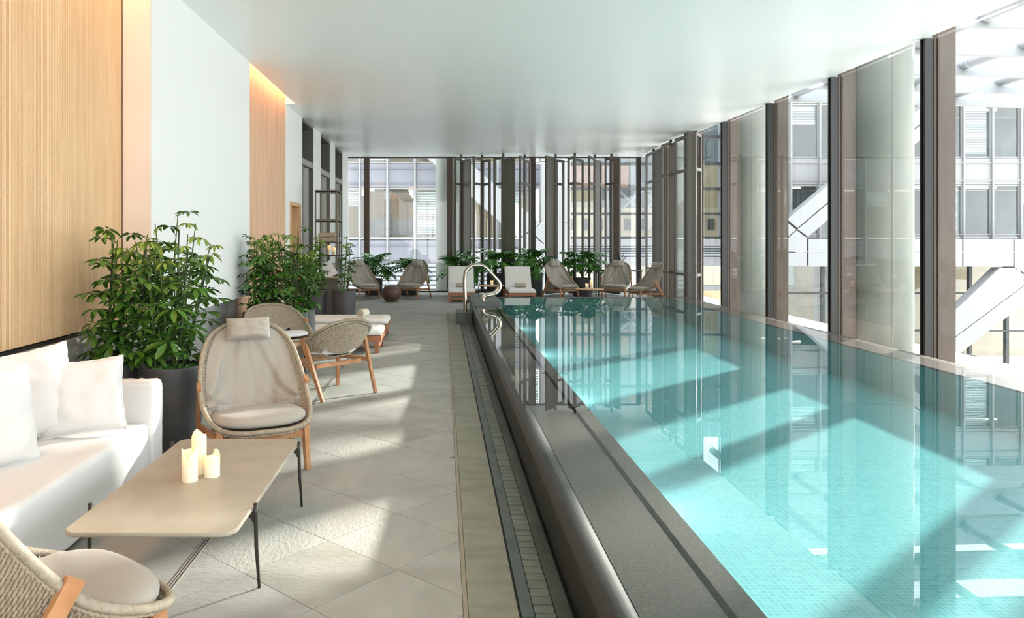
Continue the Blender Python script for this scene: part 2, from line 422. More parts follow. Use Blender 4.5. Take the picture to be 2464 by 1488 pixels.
# ---- far glass wall
wf = empty('window_1', (0, YF, 0), kind='structure', label='floor to ceiling glass end wall behind loungers and planters', cat='window')
MB().box(XL, XR, -.04, .06, 0, .05).build('sill', 'metal_dark', wf)
MB().box(XL, XR, -.04, .06, ZC - .03, ZC).build('head', 'metal_dark', wf)
fm = [XL + .0, -2.24, .196, 2.63, 5.06, XR]
for X in fm[1:5]: MB().box(X - .08, X + .08, -.12, .1, 0, ZC).build('mullion', 'bronze_brown', wf)
MB().box(XR - .06, XR + .06, -.06, .06, 0, ZC).build('corner_post', 'bronze', wf)
for a, b_ in zip(fm[:-1], fm[1:]):
    MB().add([(a + .08, .01, .05), (b_ - .08, .01, .05), (b_ - .08, .01, ZC - .03), (a + .08, .01, ZC - .03)], [(0, 1, 2, 3)]).build('glass_pane', 'glass', wf)
# ---- right glass wall
wr = empty('window_2', (XR, 0, 0), kind='structure', label='floor to ceiling glass wall with bronze mullions along the pool', cat='window')
ym = [8.94 + 2.15 * k for k in range(-6, 7)]
ym = [v for v in ym if v < 21.5]
for v in ym:
    mu = MB().box(-.02, .05, v - .05, v - .02, 0, ZC).box(-.02, .05, v + .02, v + .05, 0, ZC).box(0, .05, v - .02, v + .02, 0, ZC).build('mullion', 'bronze', wr)
    MB().box(.05, .09, v - .035, v + .035, 0, ZC).build('gasket', 'rubber', mu)
    MB().box(.09, .13, v - .04, v + .04, 0, ZC).build('pressure_plate', 'bronze_brown', mu)
    MB().box(.13, .34, v - .055, v + .055, -.1, ZC + .3).build('fin', 'bronze_brown', mu)
ys = [-4.5] + ym + [YF]
for a, b_ in zip(ys[:-1], ys[1:]):
    MB().add([(.07, b_ - .03, 0), (.07, a + .03, 0), (.07, a + .03, ZC), (.07, b_ - .03, ZC)], [(0, 1, 2, 3)]).build('glass_pane', 'glass', wr)
MB().box(0, .12, -4.5, YF, -.05, .02).build('sill', 'bronze', wr)

# ================================================================== POOL
ZW = .335; ZB = -.04; PX0, PX1, PY1 = 1.084, 4.79, 15.8
po = empty('swimming_pool', (0, 0, 0), label='raised infinity pool with dark stone rim beside the glass wall', cat='pool')
MB().add([(PX0, -3, ZB), (PX1, -3, ZB), (PX1, PY1, ZB), (PX0, PY1, ZB)], [(0, 1, 2, 3)]).build('basin_floor', 'mosaic', po)
MB().add([(PX0 + .005, -3, ZB), (PX0 + .005, PY1, ZB), (PX0 + .005, PY1, ZW - .03), (PX0 + .005, -3, ZW - .03)], [(3, 2, 1, 0)]).build('basin_wall', 'mosaic', po)
MB().add([(PX1 - .008, -3, ZB), (PX1 - .008, PY1, ZB), (PX1 - .008, PY1, ZW - .02), (PX1 - .008, -3, ZW - .02)], [(0, 1, 2, 3)]).build('basin_wall', 'mosaic', po)
MB().add([(PX0, PY1 - .008, ZB), (PX1, PY1 - .008, ZB), (PX1, PY1 - .008, ZW - .012), (PX0, PY1 - .008, ZW - .012)], [(3, 2, 1, 0)]).build('basin_wall', 'mosaic', po)
# overflow wall with rounded nosing
def nosing(y0, y1):
    mb = MB(); pr = [(.56, -.01), (.56, .245), (.548, .252), (.546, .27)]
    for k in range(9):
        a = PI - k * PI / 2 / 8; pr.append((.598 + .05 * math.cos(a) * 1.04, .278 + .05 * math.sin(a)))
    pr += [(.66, .328), (.66, -.01)]
    P = [[(x, y_, z) for x, z in pr] for y_ in (y0, y1)]; mb.grid(P, closed_u=True)
    mb.add([(x, y0, z) for x, z in pr], [tuple(range(len(pr)))]); mb.add([(x, y1, z) for x, z in pr], [tuple(range(len(pr) - 1, -1, -1))])
    return mb
y = -1.0
while y < 13.9:
    y1 = min(y + 2.4, 13.98)
    nosing(y, y1 - .002).build('nosing_stone', 'pool_face', po)
    y += 2.4
y = -1.0
while y < 14.6:
    y1 = min(y + 1.62, 14.7)
    MB().box(.655, .955, y, y1 - .002, .25, .328).build('ledge_slab', 'pool_stone', po)
    MB().box(.985, PX0, y, y1 - .002, -.6, .331).build('rim_slab', 'pool_stone', po)
    y += 1.62
MB().box(.955, .985, -3, 14.7, .2, .29).build('rim_slot', 'black', po)
y = -1.0
while y < 15.6:
    y1 = min(y + 1.8, 15.8)
    MB().box(PX1, 5.2, y, y1 - .002, -.05, ZW - .006).build('coping_slab', 'coping_stone', po); y += 1.8
for a, b_ in ((1.09, 2.5), (2.5, 3.9), (3.9, 5.2)):
    MB().box(a, b_ - .002, PY1, 15.93, -.05, ZW + .004).build('end_coping', 'pool_stone', po)
MB().box(.56, 1.09, 14.7, 15.93, -.05, .40).build('end_block', 'drain_stone', po)
# fill lamps with bezels, added out of sight to brighten mosaic and ceiling
for i, y in enumerate((-1.5, 1.5, 4.5, 7.5, 10.5, 13.5)):
    MB().box(PX0, PX0 + .012, y - .11, y + .11, .03, .25).build('added_fill_bezel', 'steel', po)
    al = bpy.data.lights.new('added_pool_fill', 'AREA'); al.shape = 'DISK'; al.size = .18; al.energy = 2.5; al.color = (.93, .98, 1)
    if y > 9: al.energy = 4
    ao = bpy.data.objects.new('added_pool_fill', al); COL.objects.link(ao); ao.location = (PX0 + .02, y, .14); ao.rotation_euler = (0, R(-90), 0); ao.parent = po
# corner step blocks
MB().bbox(.248, .56, 13.97, 14.68, 0, .2, .006).build('step_block', 'drain_stone', po)
cb = MB().bbox(.535, 1.094, 13.97, 14.75, .27, .405, .006); cb.box(.535, .66, 13.97, 14.7, 0, .27); cb.build('corner_block', 'drain_stone', po)
for x0, x1, z in ((.29, .52, .2), (.60, 1.03, .405)):
    MB().box(x0, x1, 14.06, 14.6, z, z + .004).build('grate_tray', 'grate_stone', po)
wt = MB().add([(PX0, -3, ZW), (PX1, -3, ZW), (PX1, PY1, ZW), (PX0, PY1, ZW)], [(0, 1, 2, 3)]); wt.cur = 1
wt.add([(.61, -3, ZW), (PX0, -3, ZW), (PX0, PY1, ZW), (.61, PY1, ZW)], [(0, 1, 2, 3)]).add([(PX1, -3, ZW), (PX1 + .3, -3, ZW), (PX1 + .3, PY1, ZW), (PX1, PY1, ZW)], [(0, 1, 2, 3)])
wt.build('pool_water', ['water', 'water_film'], kind='stuff', label='still turquoise water filling the pool and sheeting over its rim', cat='water')
# handrail
hr = empty('pool_handrail', (0, 0, 0), label='polished steel twin tube handrail arching over the pool corner', cat='handrail')
def rail(Y, r=.031):
    S = Y / F
    pts_px = [(1119, 752), (1119, 720), (1118, 690), (1118, 672), (1121, 655), (1129, 644), (1142, 638), (1157, 638), (1169, 644), (1180, 656), (1192, 669), (1200, 679), (1202, 690), (1198, 700), (1188, 707), (1172, 710), (1164, 714), (1162, 721), (1162, 728)]
    base = Y / F
    P = [((a - VX) * 14.3 / F, Y, CH - (b_ - VY) * 14.3 / F) for a, b_ in pts_px]
    P[0] = (P[0][0], Y, .19); P[-1] = (P[-1][0], Y, .40)
    return MB().tube(catmull(P, 90), r, 12)
for Y in (14.12, 14.5): rail(Y).build('rail_tube', 'brushed_steel', hr)
for Y in (14.12, 14.5):
    MB().lathe([(.045, 0), (.045, .008), (.026, .012)], 16, ((1119 - VX) * 14.3 / F, Y, .204)).build('base_ring', 'steel', hr)
    MB().lathe([(.045, 0), (.045, .008), (.026, .012)], 16, ((1162 - VX) * 14.3 / F, Y, .409)).build('base_ring', 'steel', hr)

# ================================================================== FOLDING SCREENS
def screen_unit(leaves, label, group):
    a0 = leaves[0][0]; root = empty('folding_screen', (px(a0[0], a0[1]), a0[1], 0), label=label, cat='screen', group=group)
    O = Vector((px(a0[0], a0[1]), a0[1], 0))
    for (A, B, typ, zt) in leaves:
        a = Vector((px(*A), A[1], 0)) - O; b_ = Vector((px(*B), B[1], 0)) - O
        d = b_ - a; L = d.length; ang = math.atan2(d.y, d.x); M = Matrix.Translation(a) @ Matrix.Rotation(ang, 4, 'Z')
        st = min(.06, L * .2); mb = MB(); h = .024
        mb.box(0, st, -h, h, .03, zt, M); mb.box(L - st, L, -h, h, .03, zt, M)
        rails = [(.03, .13), (.74, .80), (3.10, 3.17), (zt - .08, zt)]
        for z0, z1 in rails: mb.box(st, L - st, -h, h, z0, z1, M)
        lf = mb.build('leaf_frame', 'taupe', root)
        for k in range(3):
            z0 = rails[k][1]; z1 = rails[k + 1][0]
            if typ == 's': MB().box(st, L - st, -.008, .008, z0, z1, M).build('infill_panel', 'taupe_panel', lf)
            elif k >= 3: pass
    a = Vector((px(*leaves[0][1]), leaves[0][1][1], 0)) - O
    MB().box(a.x - .03, a.x + .03, a.y - .02, a.y + .02, leaves[0][3] - .01, ZC).build('pivot', 'metal_dark', root)
    return root
us = [((1094, 21.1), (1110, 21.5), (1132, 21.2), 'o', 's'), ((1139, 21.0), (1160, 21.5), (1180, 21.3), 'o', 'o'),
      ((1188, 21.3), (1211, 21.1), (1239, 20.9), 'o', 's'), ((1251, 20.9), (1262, 21.4), (1276, 21.6), 'o', 'o'),
      ((1313, 20.9), (1337, 21.3), (1357, 21.5), 's', 'o'), ((1367, 21.3), (1383, 20.95), (1403, 21.5), 'o', 'o'),
      ((1417, 20.9), (1431, 21.4), (1447, 21.6), 'o', 's'), ((1456, 21.4), (1471, 21.2), (1492, 20.8), 'o', 'o')]
ul = ['folding screen with open left leaf and solid right leaf nearest the round concrete column', 'narrow folding screen with two open leaves behind the first white lounger',
      'broad folding screen with a wide solid leaf, left of the second white lounger', 'slim folding screen with two open leaves between wide solid leaf and bronze mullion',
      'folding screen with solid left leaf behind the left one of three pool chairs', 'folding screen with two open leaves behind the large philodendron by the chairs',
      'folding screen with pale solid right leaf beside the dark high table', 'folding screen with two open leaves behind the potted sprig on the high table']
for (A, M_, B, tl, tr_), lb in zip(us, ul):
    screen_unit([(A, M_, tl, 3.90), (M_, B, tr_, 3.84)], lb, 'folding screens along the end glass wall')
ur = [([((1555, 20.9), (1573, 20.1), 'o', 3.93), ((1573, 20.1), (1593, 19.3), 's', 3.93)], 'farthest folding screen of the poolside row, with an open and a solid leaf'),
      ([((1593, 18.7), (1614, 18.1), 'o', 3.93), ((1616, 18.2), (1625, 17.9), 'o', 3.90)], 'second folding screen from the far end of the poolside row'),
      ([((1625, 17.6), (1650, 17.0), 'o', 3.93), ((1650, 17.0), (1655, 16.7), 'o', 3.93)], 'third folding screen from the far end of the poolside row, open glazed leaf'),
      ([((1653, 16.55), (1673, 16.6), 's', 3.95), ((1673, 16.6), (1686, 16.9), 'o', 3.95)], 'nearest folding screen of the poolside row, with a light facing solid leaf')]
for lv, lb in ur: screen_unit(lv, lb, 'folding screens along the pool glass wall')

# ================================================================== FURNITURE
def pillow(w_, h_, d, n=18, pinch=.06, wr=.006, seed=0, pw=.5):
    mb = MB(); 
    for sgn in (1, -1):
        P = []
        for i in range(n + 1):
            row = []
            for j in range(n + 1):
                u = -1 + 2 * i / n; v = -1 + 2 * j / n
                x = u * w_ / 2 * (1 - pinch * (1 - v * v) ** 1 * abs(u) ** 3); z = v * h_ / 2 * (1 - pinch * (1 - u * u) * abs(v) ** 3)
                t = ((1 - abs(u) ** 3.2) * (1 - abs(v) ** 3.2)) ** pw * d / 2
                t += wr * noise.noise(Vector((u * 2.2 + seed, v * 2.2, sgn * 3))) * (1 - max(abs(u), abs(v)) ** 4) * 2
                row.append((x, sgn * t * -1, z))
            P.append(row if sgn > 0 else row[::-1])
        mb.grid(P)
    return mb
# ---- woven shell chairs (front faces -y; origin on the floor)
def chair_curves(high):
    if high:
        rim = [(0, -.40, .31), (.17, -.388, .312), (.29, -.32, .332), (.352, -.17, .385), (.372, -.01, .47), (.368, .09, .57), (.352, .175, .68), (.318, .255, .80), (.25, .32, .895), (.14, .36, .95), (0, .37, .968)]
        cen = [(0, -.40, .31), (0, -.34, .285), (0, -.22, .262), (0, -.08, .258), (0, .05, .27), (0, .16, .31), (0, .24, .41), (0, .295, .56), (0, .33, .72), (0, .355, .87), (0, .37, .965)]
    else:
        rim = [(0, -.37, .40), (.20, -.355, .405), (.32, -.26, .425), (.37, -.11, .475), (.38, .04, .55), (.365, .14, .615), (.335, .21, .67), (.275, .27, .72), (.19, .305, .755), (.095, .32, .775), (0, .325, .78)]
        cen = [(0, -.37, .40), (0, -.30, .39), (0, -.18, .382), (0, -.06, .38), (0, .05, .385), (0, .13, .40), (0, .19, .45), (0, .23, .52), (0, .265, .61), (0, .30, .70), (0, .325, .78)]
    return catmull(rim, 121), catmull(cen, 121)
def shell_pt(rc, cc, t, s):
    i = min(max(t, 0), 1) * 120; k = min(int(i), 119); u = i - k
    r = rc[k].lerp(rc[k + 1], u); c = cc[k].lerp(cc[k + 1], u)
    q = abs(s) ** 2.6; x = s * r.x
    return Vector((x, c.y + (r.y - c.y) * q, c.z + (r.z - c.z) * q))
def shell_n(rc, cc, t, s):
    e = .01; t = min(max(t, .03), .97); s = min(max(s, -.96), .96)
    a = shell_pt(rc, cc, t + e, s) - shell_pt(rc, cc, t - e, s); b_ = shell_pt(rc, cc, t, s + e) - shell_pt(rc, cc, t, s - e)
    n = a.cross(b_)
    if n.length < 1e-9: return Vector((0, 0, 1))
    n.normalize()
    return n if (n.z > 0 if t < .45 else n.y < 0) else -n
def weave(rc, cc, t0, t1, rows, pitch, smin=-1, smax=1, rr=.0058, amp=.0042):
    mb = MB()
    for i in range(rows):
        t = t0 + (t1 - t0) * (i + .5) / rows
        L = sum((shell_pt(rc, cc, t, -1 + k / 5) - shell_pt(rc, cc, t, -1 + (k + 1) / 5)).length for k in range(10))
        N = max(6, int(L / pitch)) * 2; pts = []
        for k in range(N + 1):
            s = -1 + 2 * k / N
            if s < smin or s > smax: continue
            p = shell_pt(rc, cc, t, s); n = shell_n(rc, cc, t, s)
            pts.append(p + n * amp * math.cos(PI * (k / 1) * .5 * 2 + (PI if i % 2 else 0)))
        if len(pts) > 2: mb.tube(pts, rr, 5, caps=False)
    return mb
def make_chair(high, label):
    rc, cc = chair_curves(high)
    root = empty('lounge_chair' if high else 'armchair', (0, 0, 0), label=label, cat='chair')
    rim = [p for p in rc[::3]]; full = rim + [Vector((-p.x, p.y, p.z)) for p in reversed(rim[1:-1])]
    # rim: rope wound round a tube, twist shown as ridges
    big = catmull(full + [full[0]], 900)[:-1]
    MB().tube(big, [.0165 + (.0019 if k % 2 else -.0017) for k in range(len(big))], 8, closed=True).build('wound_rim', 'rope', root)
    # second braided rope just inside/below the rim
    br_ = []
    for k, p in enumerate(big):
        a = k * .9; br_.append(p + Vector((-.010 * (1 if p.x > 0 else -1) * min(1, abs(p.x) * 8), .006, -.024)) + Vector((0, math.cos(a), math.sin(a))) * .0025)
    MB().tube(br_, .0075, 5, closed=True).build('braided_edge', 'rope', root)
    # backing surface so the gaps between strands read dark
    P = []
    gap = None if high else (.50, .575)
    rng = [(0.02, .98)] if high else [(.02, gap[0]), (gap[1], .98)]
    for a, b_ in rng:
        if not high and a > .3: pass
        P = [[shell_pt(rc, cc, a + (b_ - a) * i / 24, -1 + 2 * j / 28) - shell_n(rc, cc, a + (b_ - a) * i / 24, -1 + 2 * j / 28) * .001 for j in range(29)] for i in range(25)]
        MB().grid(P).build('back_web' if a > .3 or high else 'seat_web', 'rope_back', root)
    if high:
        weave(rc, cc, .02, .40, 40, .030).build('woven_seat', 'rope', root, kind='stuff')
        weave(rc, cc, .40, .985, 62, .030).build('woven_back', 'rope', root, kind='stuff')
    else:
        weave(rc, cc, .02, gap[0], 32, .030).build('woven_seat', 'rope', root, kind='stuff')
        weave(rc, cc, gap[1], .985, 34, .030).build('woven_back', 'rope', root, kind='stuff')
        for s0, s1 in ((-1, -.60), (.60, 1)):
            mb = weave(rc, cc, gap[0], gap[1], 6, .030, s0, s1)
            mb.grid([[shell_pt(rc, cc, gap[0] + (gap[1] - gap[0]) * i / 4, s0 + (s1 - s0) * j / 6) for j in range(7)] for i in range(5)])
            mb.build('woven_side', 'rope', root, kind='stuff')
    # teak frame
    fx, fy, ft = (.285, -.29, .31) if high else (.28, -.26, .41)
    jx, jy, jz = (.382, .055, .55) if high else (.385, .06, .58)
    rx, ry = (.345, .40) if high else (.33, .31)
    for s in (-1, 1):
        MB().beam((s * fx, fy, ft + .02), (s * (fx + .01), fy - .03, 0), .045, .045, w2=.032, d2=.032).build('front_leg', 'teak', root)
        mb = MB(); mb.beam((s * jx, jy - .015, jz + .02), (s * rx, ry, 0), .030, .058, w2=.026, d2=.034); mb.build('rear_leg', 'teak', root)
        f_ = .52
        zr = .25 if high else .33
        t_ = 1 - zr / jz
        MB().beam((s * fx, fy, zr), (s * (jx + (rx - jx) * t_), jy + (ry - jy) * t_, zr), .026, .04).build('side_rail', 'teak', root)
    zr = .25 if high else .33
    MB().beam((-fx, fy, zr), (fx, fy, zr), .026, .045).build('front_rail', 'teak', root)
    MB().beam((-fx, .12, zr - .01), (fx, .12, zr - .01), .026, .04).build('rear_rail', 'teak', root)
    # seat cushion
    n = 40; th = .115 if high else .065; P = []
    sx, yf, yb = (.325, -.378, .20) if high else (.315, -.34, .17)
    zc = (.272, .25) if high else (.405, .39)
    prof = [(0, 1), (.35, 1), (.62, .97), (.8, .88), (.9, .74), (.965, .52), (1, .2), (.995, -.1), (.95, -.3), (.8, -.42), (0, -.45)]
    for r_, h_ in prof:
        row = []
        for k in range(n):
            a = 2 * PI * k / n; ca, sa = math.cos(a), math.sin(a)
            ex = abs(ca) ** .75 * (1 if ca > 0 else -1); ey = abs(sa) ** .75 * (1 if sa > 0 else -1)
            x = ex * sx * r_ * (1 - .10 * max(0, sa)); y_ = (yf + yb) / 2 + ey * (yb - yf) / 2 * r_
            zz = zc[0] + (zc[1] - zc[0]) * (y_ - yf) / (yb - yf) + th * .5 + th * .5 * h_ + (.02 if high else .01)
            zz += .007 * noise.noise(Vector((x * 4, y_ * 14, 1.3))) * (1 if h_ > .5 else 0)
            zz += .012 * (x / sx) ** 2
            row.append((x, y_, zz))
        P.append(row)
    sc_ = MB().grid(P, closed_u=True); sc_.add(P[-1], [tuple(range(n))]); sc_.add(P[0], [tuple(range(n - 1, -1, -1))])
    sc_.build('seat_cushion', 'linen_beige' if high else 'linen_white', root)
    if high:
        # draped back cushion with folds gathered toward the lower corners
        def drape(t, s, off):
            tt = .40 + .60 * t; ss = s * (.90 + .06 * t)
            p = shell_pt(rc, cc, tt, ss); nn = shell_n(rc, cc, tt, ss)
            th_ = .055 * (1 - abs(s) ** 6) * (1 - max(0, (t - .9) / .1) ** 2 * .6) + .012
            fold = 0
            lo = max(0, 1 - t * 1.25)
            r2 = math.atan2(max(t, .01) * 1.6 + .05, (1.02 - abs(s)) + .02)
            fold += .027 * lo ** .7 * abs(s) ** 1.3 * math.sin(r2 * 15 + (2 if s > 0 else 0)) 
            fold += .016 * lo * (abs(s)) * math.sin(r2 * 27 + 3 * s)
            fold += .020 * noise.noise(Vector((s * 2.1 + 4, t * 2.6, .7))) + .010 * noise.noise(Vector((s * 5, t * 4, 9)))
            fold += .007 * math.sin(s * 7 + t * 3) * (1 - t) 
            return p + nn * (off * (th_ + max(fold, -th_ * .8)) + (1 - off) * .006)
        n1, n2 = 44, 64; mb = MB()
        Pf = [[drape(i / n1, -1 + 2 * j / n2, 1) for j in range(n2 + 1)] for i in range(n1 + 1)]
        # wrap over the top edge and hang behind
        wrap = []
        for q, (dy, dz) in enumerate(((.0, .022), (.02, .03), (.04, .02), (.052, -.01), (.055, -.06), (.052, -.11))):
            wrap.append([Pf[-1][j] + Vector((0, dy, dz)) * (1 - .0 * abs(-1 + 2 * j / n2)) for j in range(n2 + 1)])
        nj = int(n2 * .18)
        mb.grid(Pf); mb.grid([Pf[-1]] + wrap)
        Pb = [[drape(i / n1, -1 + 2 * j / n2, 0) for j in range(n2 + 1)] for i in range(n1 + 1)]
        mb.grid([r_[::-1] for r_ in Pb])
        mb.grid([[r_[0] for r_ in Pf], [r_[0] for r_ in Pb]]); mb.grid([[r_[-1] for r_ in Pb], [r_[-1] for r_ in Pf]]); mb.grid([Pb[0], Pf[0]])
        mb.build('back_cushion', 'linen_beige', root)
        pl = pillow(.32, .165, .15, 20, pinch=.03, pw=.5, wr=.01)
        hp = pl.build('headrest', 'linen_beige', root); hp.location = (0, .262, .925); hp.rotation_euler = (R(-14), 0, 0)
        wl_ = MB().tube([(-.155, 0, -.0775), (.155, 0, -.0775), (.157, 0, 0), (.155, 0, .0775), (-.155, 0, .0775), (-.157, 0, 0)], .003, 6, closed=True).build('piping', 'linen_beige_dark', hp)
        MB().beam((-.05, .05, -.02), (-.05, .12, -.06), .03, .004).build('strap', 'linen_beige_dark', hp)
    return root
def face(fx_, fy_): return math.atan2(fx_, -fy_)       # rotation so that the chair faces (fx,fy)
C1 = (-1.338, 5.335); 
hero = make_chair(True, 'high-back rope chair with headrest at the far end of the stone coffee table')
hero.location = (C1[0], C1[1], 0); hero.rotation_euler = (0, 0, face(.423, -.906)); hero['group'] = 'high-back rope lounge chairs'
hc = [((-1.385, 2.53), (.62, .78), 'high-back rope chair seen from behind in the near left corner'),
      ((-2.10, 19.75), (.60, -.80), 'high-back rope chair left of the brown metal ball table'),
      ((-.80, 19.85), (-.42, -.90), 'high-back rope chair right of the brown metal ball table'),
      ((3.08, 19.45), (.52, -.86), 'left high-back rope chair beyond the pool, beside the big philodendron'),
      ((4.52, 19.55), (-.42, -.90), 'high-back rope chair beyond the pool in front of the high dark table'),
      ((4.98, 18.35), (-.97, -.20), 'high-back rope chair seen from its side by the poolside screens')]
for (x, y), (a, b_), lb in hc: copy_thing(hero, (x, y, 0), face(a, b_), lb)
ac = make_chair(False, 'low woven armchair seen from behind, alone on the open deck')
ac.location = (-1.15, 7.72, 0); ac.rotation_euler = (0, 0, face(-.70, .71)); ac['group'] = 'low woven armchairs'
copy_thing(ac, (-1.98, 9.0, 0), face(.55, -.83), 'low woven armchair facing the pool directly behind the hero lounge chair'.replace('hero ', 'near '))

# ---- candle
def make_candle(h, r, label, dx=0, seed=1):
    root = empty('candle', label=label, cat='candle', group='cream pillar candles'); n = 28; P = []
    def top(a): return h + .010 * math.sin(a * 2 + seed) + .007 * math.sin(a * 3 + seed * 2) - (.022 if abs(((a - seed) % (2 * PI)) - PI) < .45 else 0) * min(1, h / .12)
    for k_, f in enumerate((0, .02, .3, .6, .85, 1)):
        P.append([(r * math.cos(2*PI*k/n) * (.97 if f == 0 else 1), r * math.sin(2*PI*k/n) * (.97 if f == 0 else 1), top(2*PI*k/n) * f) for k in range(n)])
    for rr, dz in ((.88, .0), (.8, -.012), (.4, -.03), (.05, -.034)):
        P.append([(r * rr * math.cos(2*PI*k/n), r * rr * math.sin(2*PI*k/n), (top(2*PI*k/n) if dz == 0 else h - .01) + dz) for k in range(n)])
    mb = MB(); mb.grid(P, closed_u=True); mb.add(P[0], [tuple(range(n - 1, -1, -1))]); mb.add(P[-1], [tuple(range(n))])
    k_ = len(mb.f)
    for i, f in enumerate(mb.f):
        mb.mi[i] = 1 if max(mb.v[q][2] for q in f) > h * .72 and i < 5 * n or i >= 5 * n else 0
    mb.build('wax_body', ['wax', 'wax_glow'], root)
    MB().tube([(0, 0, h - .045), (.001, 0, h - .03), (0, .001, h - .018)], .0018, 6).build('wick', 'black', root)
    MB().lathe([(.001, 0), (.0045, .005), (.004, .012), (.0005, .024)], 10, (0, 0, h - .024)).build('flame_bulb', 'flame', root)
    return root
def candle(x, y, z, h, r, label, seed=1):
    c = make_candle(h, r, label, seed=seed); c.location = (x, y, z); return c
# ---- stone coffee table
tb = empty('coffee_table', (-1.235, 3.85, 0), label='low stone-top coffee table on thin dark legs beside the white sofa', cat='table')
def rrect(hx, hy, r, n=8):
    P = []
    for cx, cy, a0 in ((hx - r, -hy + r, -PI/2), (hx - r, hy - r, 0), (-hx + r, hy - r, PI/2), (-hx + r, -hy + r, PI)):
        for k in range(n + 1): a = a0 + k * PI/2/n; P.append((cx + r * math.cos(a), cy + r * math.sin(a)))
    return P
TZ = .37; ZA = [(.0, TZ - .022, .006), (.0, TZ - .016, 0), (0, TZ - .004, 0), (0, TZ, .004)]
P = [[(x, y, z) for x, y in rrect(.365 - i_, .73 - i_, .06)] for _, z, i_ in ZA]
mb = MB(); mb.grid(P, closed_u=True, smooth=False); mb.add(P[0], [tuple(range(len(P[0]) - 1, -1, -1))]); mb.add(P[-1], [tuple(range(len(P[0])))])
mb.build('tabletop', 'table_stone', tb)
for sx in (-1, 1):
    for yy in (3.42, 4.45):
        s = yy - 3.85; lg = MB()
        lg.tube([(sx * .378, s, TZ + .012), (sx * .378, s, TZ - .03), (sx * .382, s, TZ * .5), (sx * .395, s, 0)], [.0095, .0095, .009, .0065], 10)
        lg.lathe([(.0095, 0), (.0095, .004), (.004, .007)], 10, (sx * .378, s, TZ + .012))
        pr = [(0, -.024), (0, -.05), (-.02, -.075), (-.008 + .06 * -1, -.028), (-.075, -.024)]
        lg.add([(sx * (.375 + a), s + e, TZ + b_) for e in (-.006, .006) for a, b_ in [(0, -.024), (0, -.085), (-.02, -.05), (-.055, -.032), (-.085, -.024)]],
               [(0, 1, 2, 3, 4), (9, 8, 7, 6, 5), (0, 5, 6, 1), (1, 6, 7, 2), (2, 7, 8, 3), (3, 8, 9, 4), (4, 9, 5, 0)])
        lg.build('leg', 'metal_dark', tb)
MB().box(-.30, .30, -.44, -.41, TZ - .034, TZ - .023).box(-.30, .30, .585, .61, TZ - .034, TZ - .023).build('under_rail', 'metal_dark', tb)
candle(-1.283, 3.79, TZ, .155, .040, 'medium pillar candle at the front of the trio on the stone coffee table', 1.2)
candle(-1.275, 3.91, TZ, .205, .038, 'tallest pillar candle at the back of the trio on the stone coffee table', 3.6)
candle(-1.192, 3.86, TZ, .115, .040, 'shortest pillar candle on the right of the trio on the stone coffee table', 5.2)

# ---- white slipcovered sofa
sf = empty('sofa', (-2.35, 3.7, 0), label='white slipcovered linen sofa along the reeded wood wall', cat='sofa')
def soft_box(x0, x1, y0, y1, z0, z1, r=.03, n=14, amp=.006, seed=0, sag=0):
    # rounded, gently uneven upholstered block
    mb = MB(); cx, cy, cz = (x0+x1)/2, (y0+y1)/2, (z0+z1)/2; hx, hy, hz = (x1-x0)/2, (y1-y0)/2, (z1-z0)/2
    def P(u, v, w_):
        q = Vector((u * hx, v * hy, w_ * hz)); c = Vector((max(-hx+r, min(hx-r, q.x)), max(-hy+r, min(hy-r, q.y)), max(-hz+r, min(hz-r, q.z))))
        d = q - c; 
        if d.length > 1e-9: d = d.normalized() * r
        p = c + d
        nz = noise.noise(Vector((p.x * 5 + seed, p.y * 5, p.z * 4))) * amp
        dirn = Vector((u if abs(u) > .99 else 0, v if abs(v) > .99 else 0, w_ if abs(w_) > .99 else 0))
        p += dirn * nz
        if w_ > .99: p.z -= 0; p.z += sag * (1 - u * u) * (1 - v ** 4)
        return p + Vector((cx, cy, cz))
    g = []
    def T(i, m_, h): # denser near edges
        e = r / h / 1.0; e = min(e, .4)
        if i == 0: return -1
        if i == m_: return 1
        if i == 1: return -1 + e * .3
        if i == m_ - 1: return 1 - e * .3
        if i == 2: return -1 + e * .65
        if i == m_ - 2: return 1 - e * .65
        return (-1 + e) + (2 - 2 * e) * (i - 3) / (m_ - 6)
    for ax in range(3):
        for sg in (-1, 1):
            G = []
            for i in range(n + 1):
                row = []
                for j in range(n + 1):
                    if ax == 0: p = P(sg, T(i, n, hy), T(j, n, hz))
                    elif ax == 1: p = P(T(j, n, hx), sg, T(i, n, hz))
                    else: p = P(T(i, n, hx), T(j, n, hy), sg)
                    row.append(p)
                G.append(row if sg > 0 else row[::-1])
            mb.grid(G)
    return mb
soft_box(-.30, .46, -1.25, 1.13, .02, .41, .035, 24, .012, 2, sag=.012).build('seat', 'linen_white', sf)
soft_box(-.44, .475, 1.13, 1.30, .02, .665, .028, 20, .010, 5).build('arm', 'linen_white', sf)
soft_box(-.44, .475, -1.42, -1.25, .02, .665, .028, 20, .010, 6).build('arm', 'linen_white', sf)
soft_box(-.44, -.28, -1.25, 1.13, .02, .66, .03, 20, .010, 7).build('backrest', 'linen_white', sf)
fr = []
for k in range(60):
    f = k / 59; P_ = [(-.43, 1.292, .658), (.455, 1.292, .658), (.470, 1.292, .64), (.470, 1.292, .03)]
    L_ = [.9, .03, .61]; d = f * sum(L_); i = 0
    while i < 2 and d > L_[i]: d -= L_[i]; i += 1
    a = Vector(P_[i]); b_ = Vector(P_[i + 1]); q = a.lerp(b_, d / L_[i]); fr.append(q + Vector((0, random.uniform(-.003, .003), random.uniform(-.004, .004))))
MB().tube(fr, .0065, 5).build('frayed_seam', 'linen_white', sf)
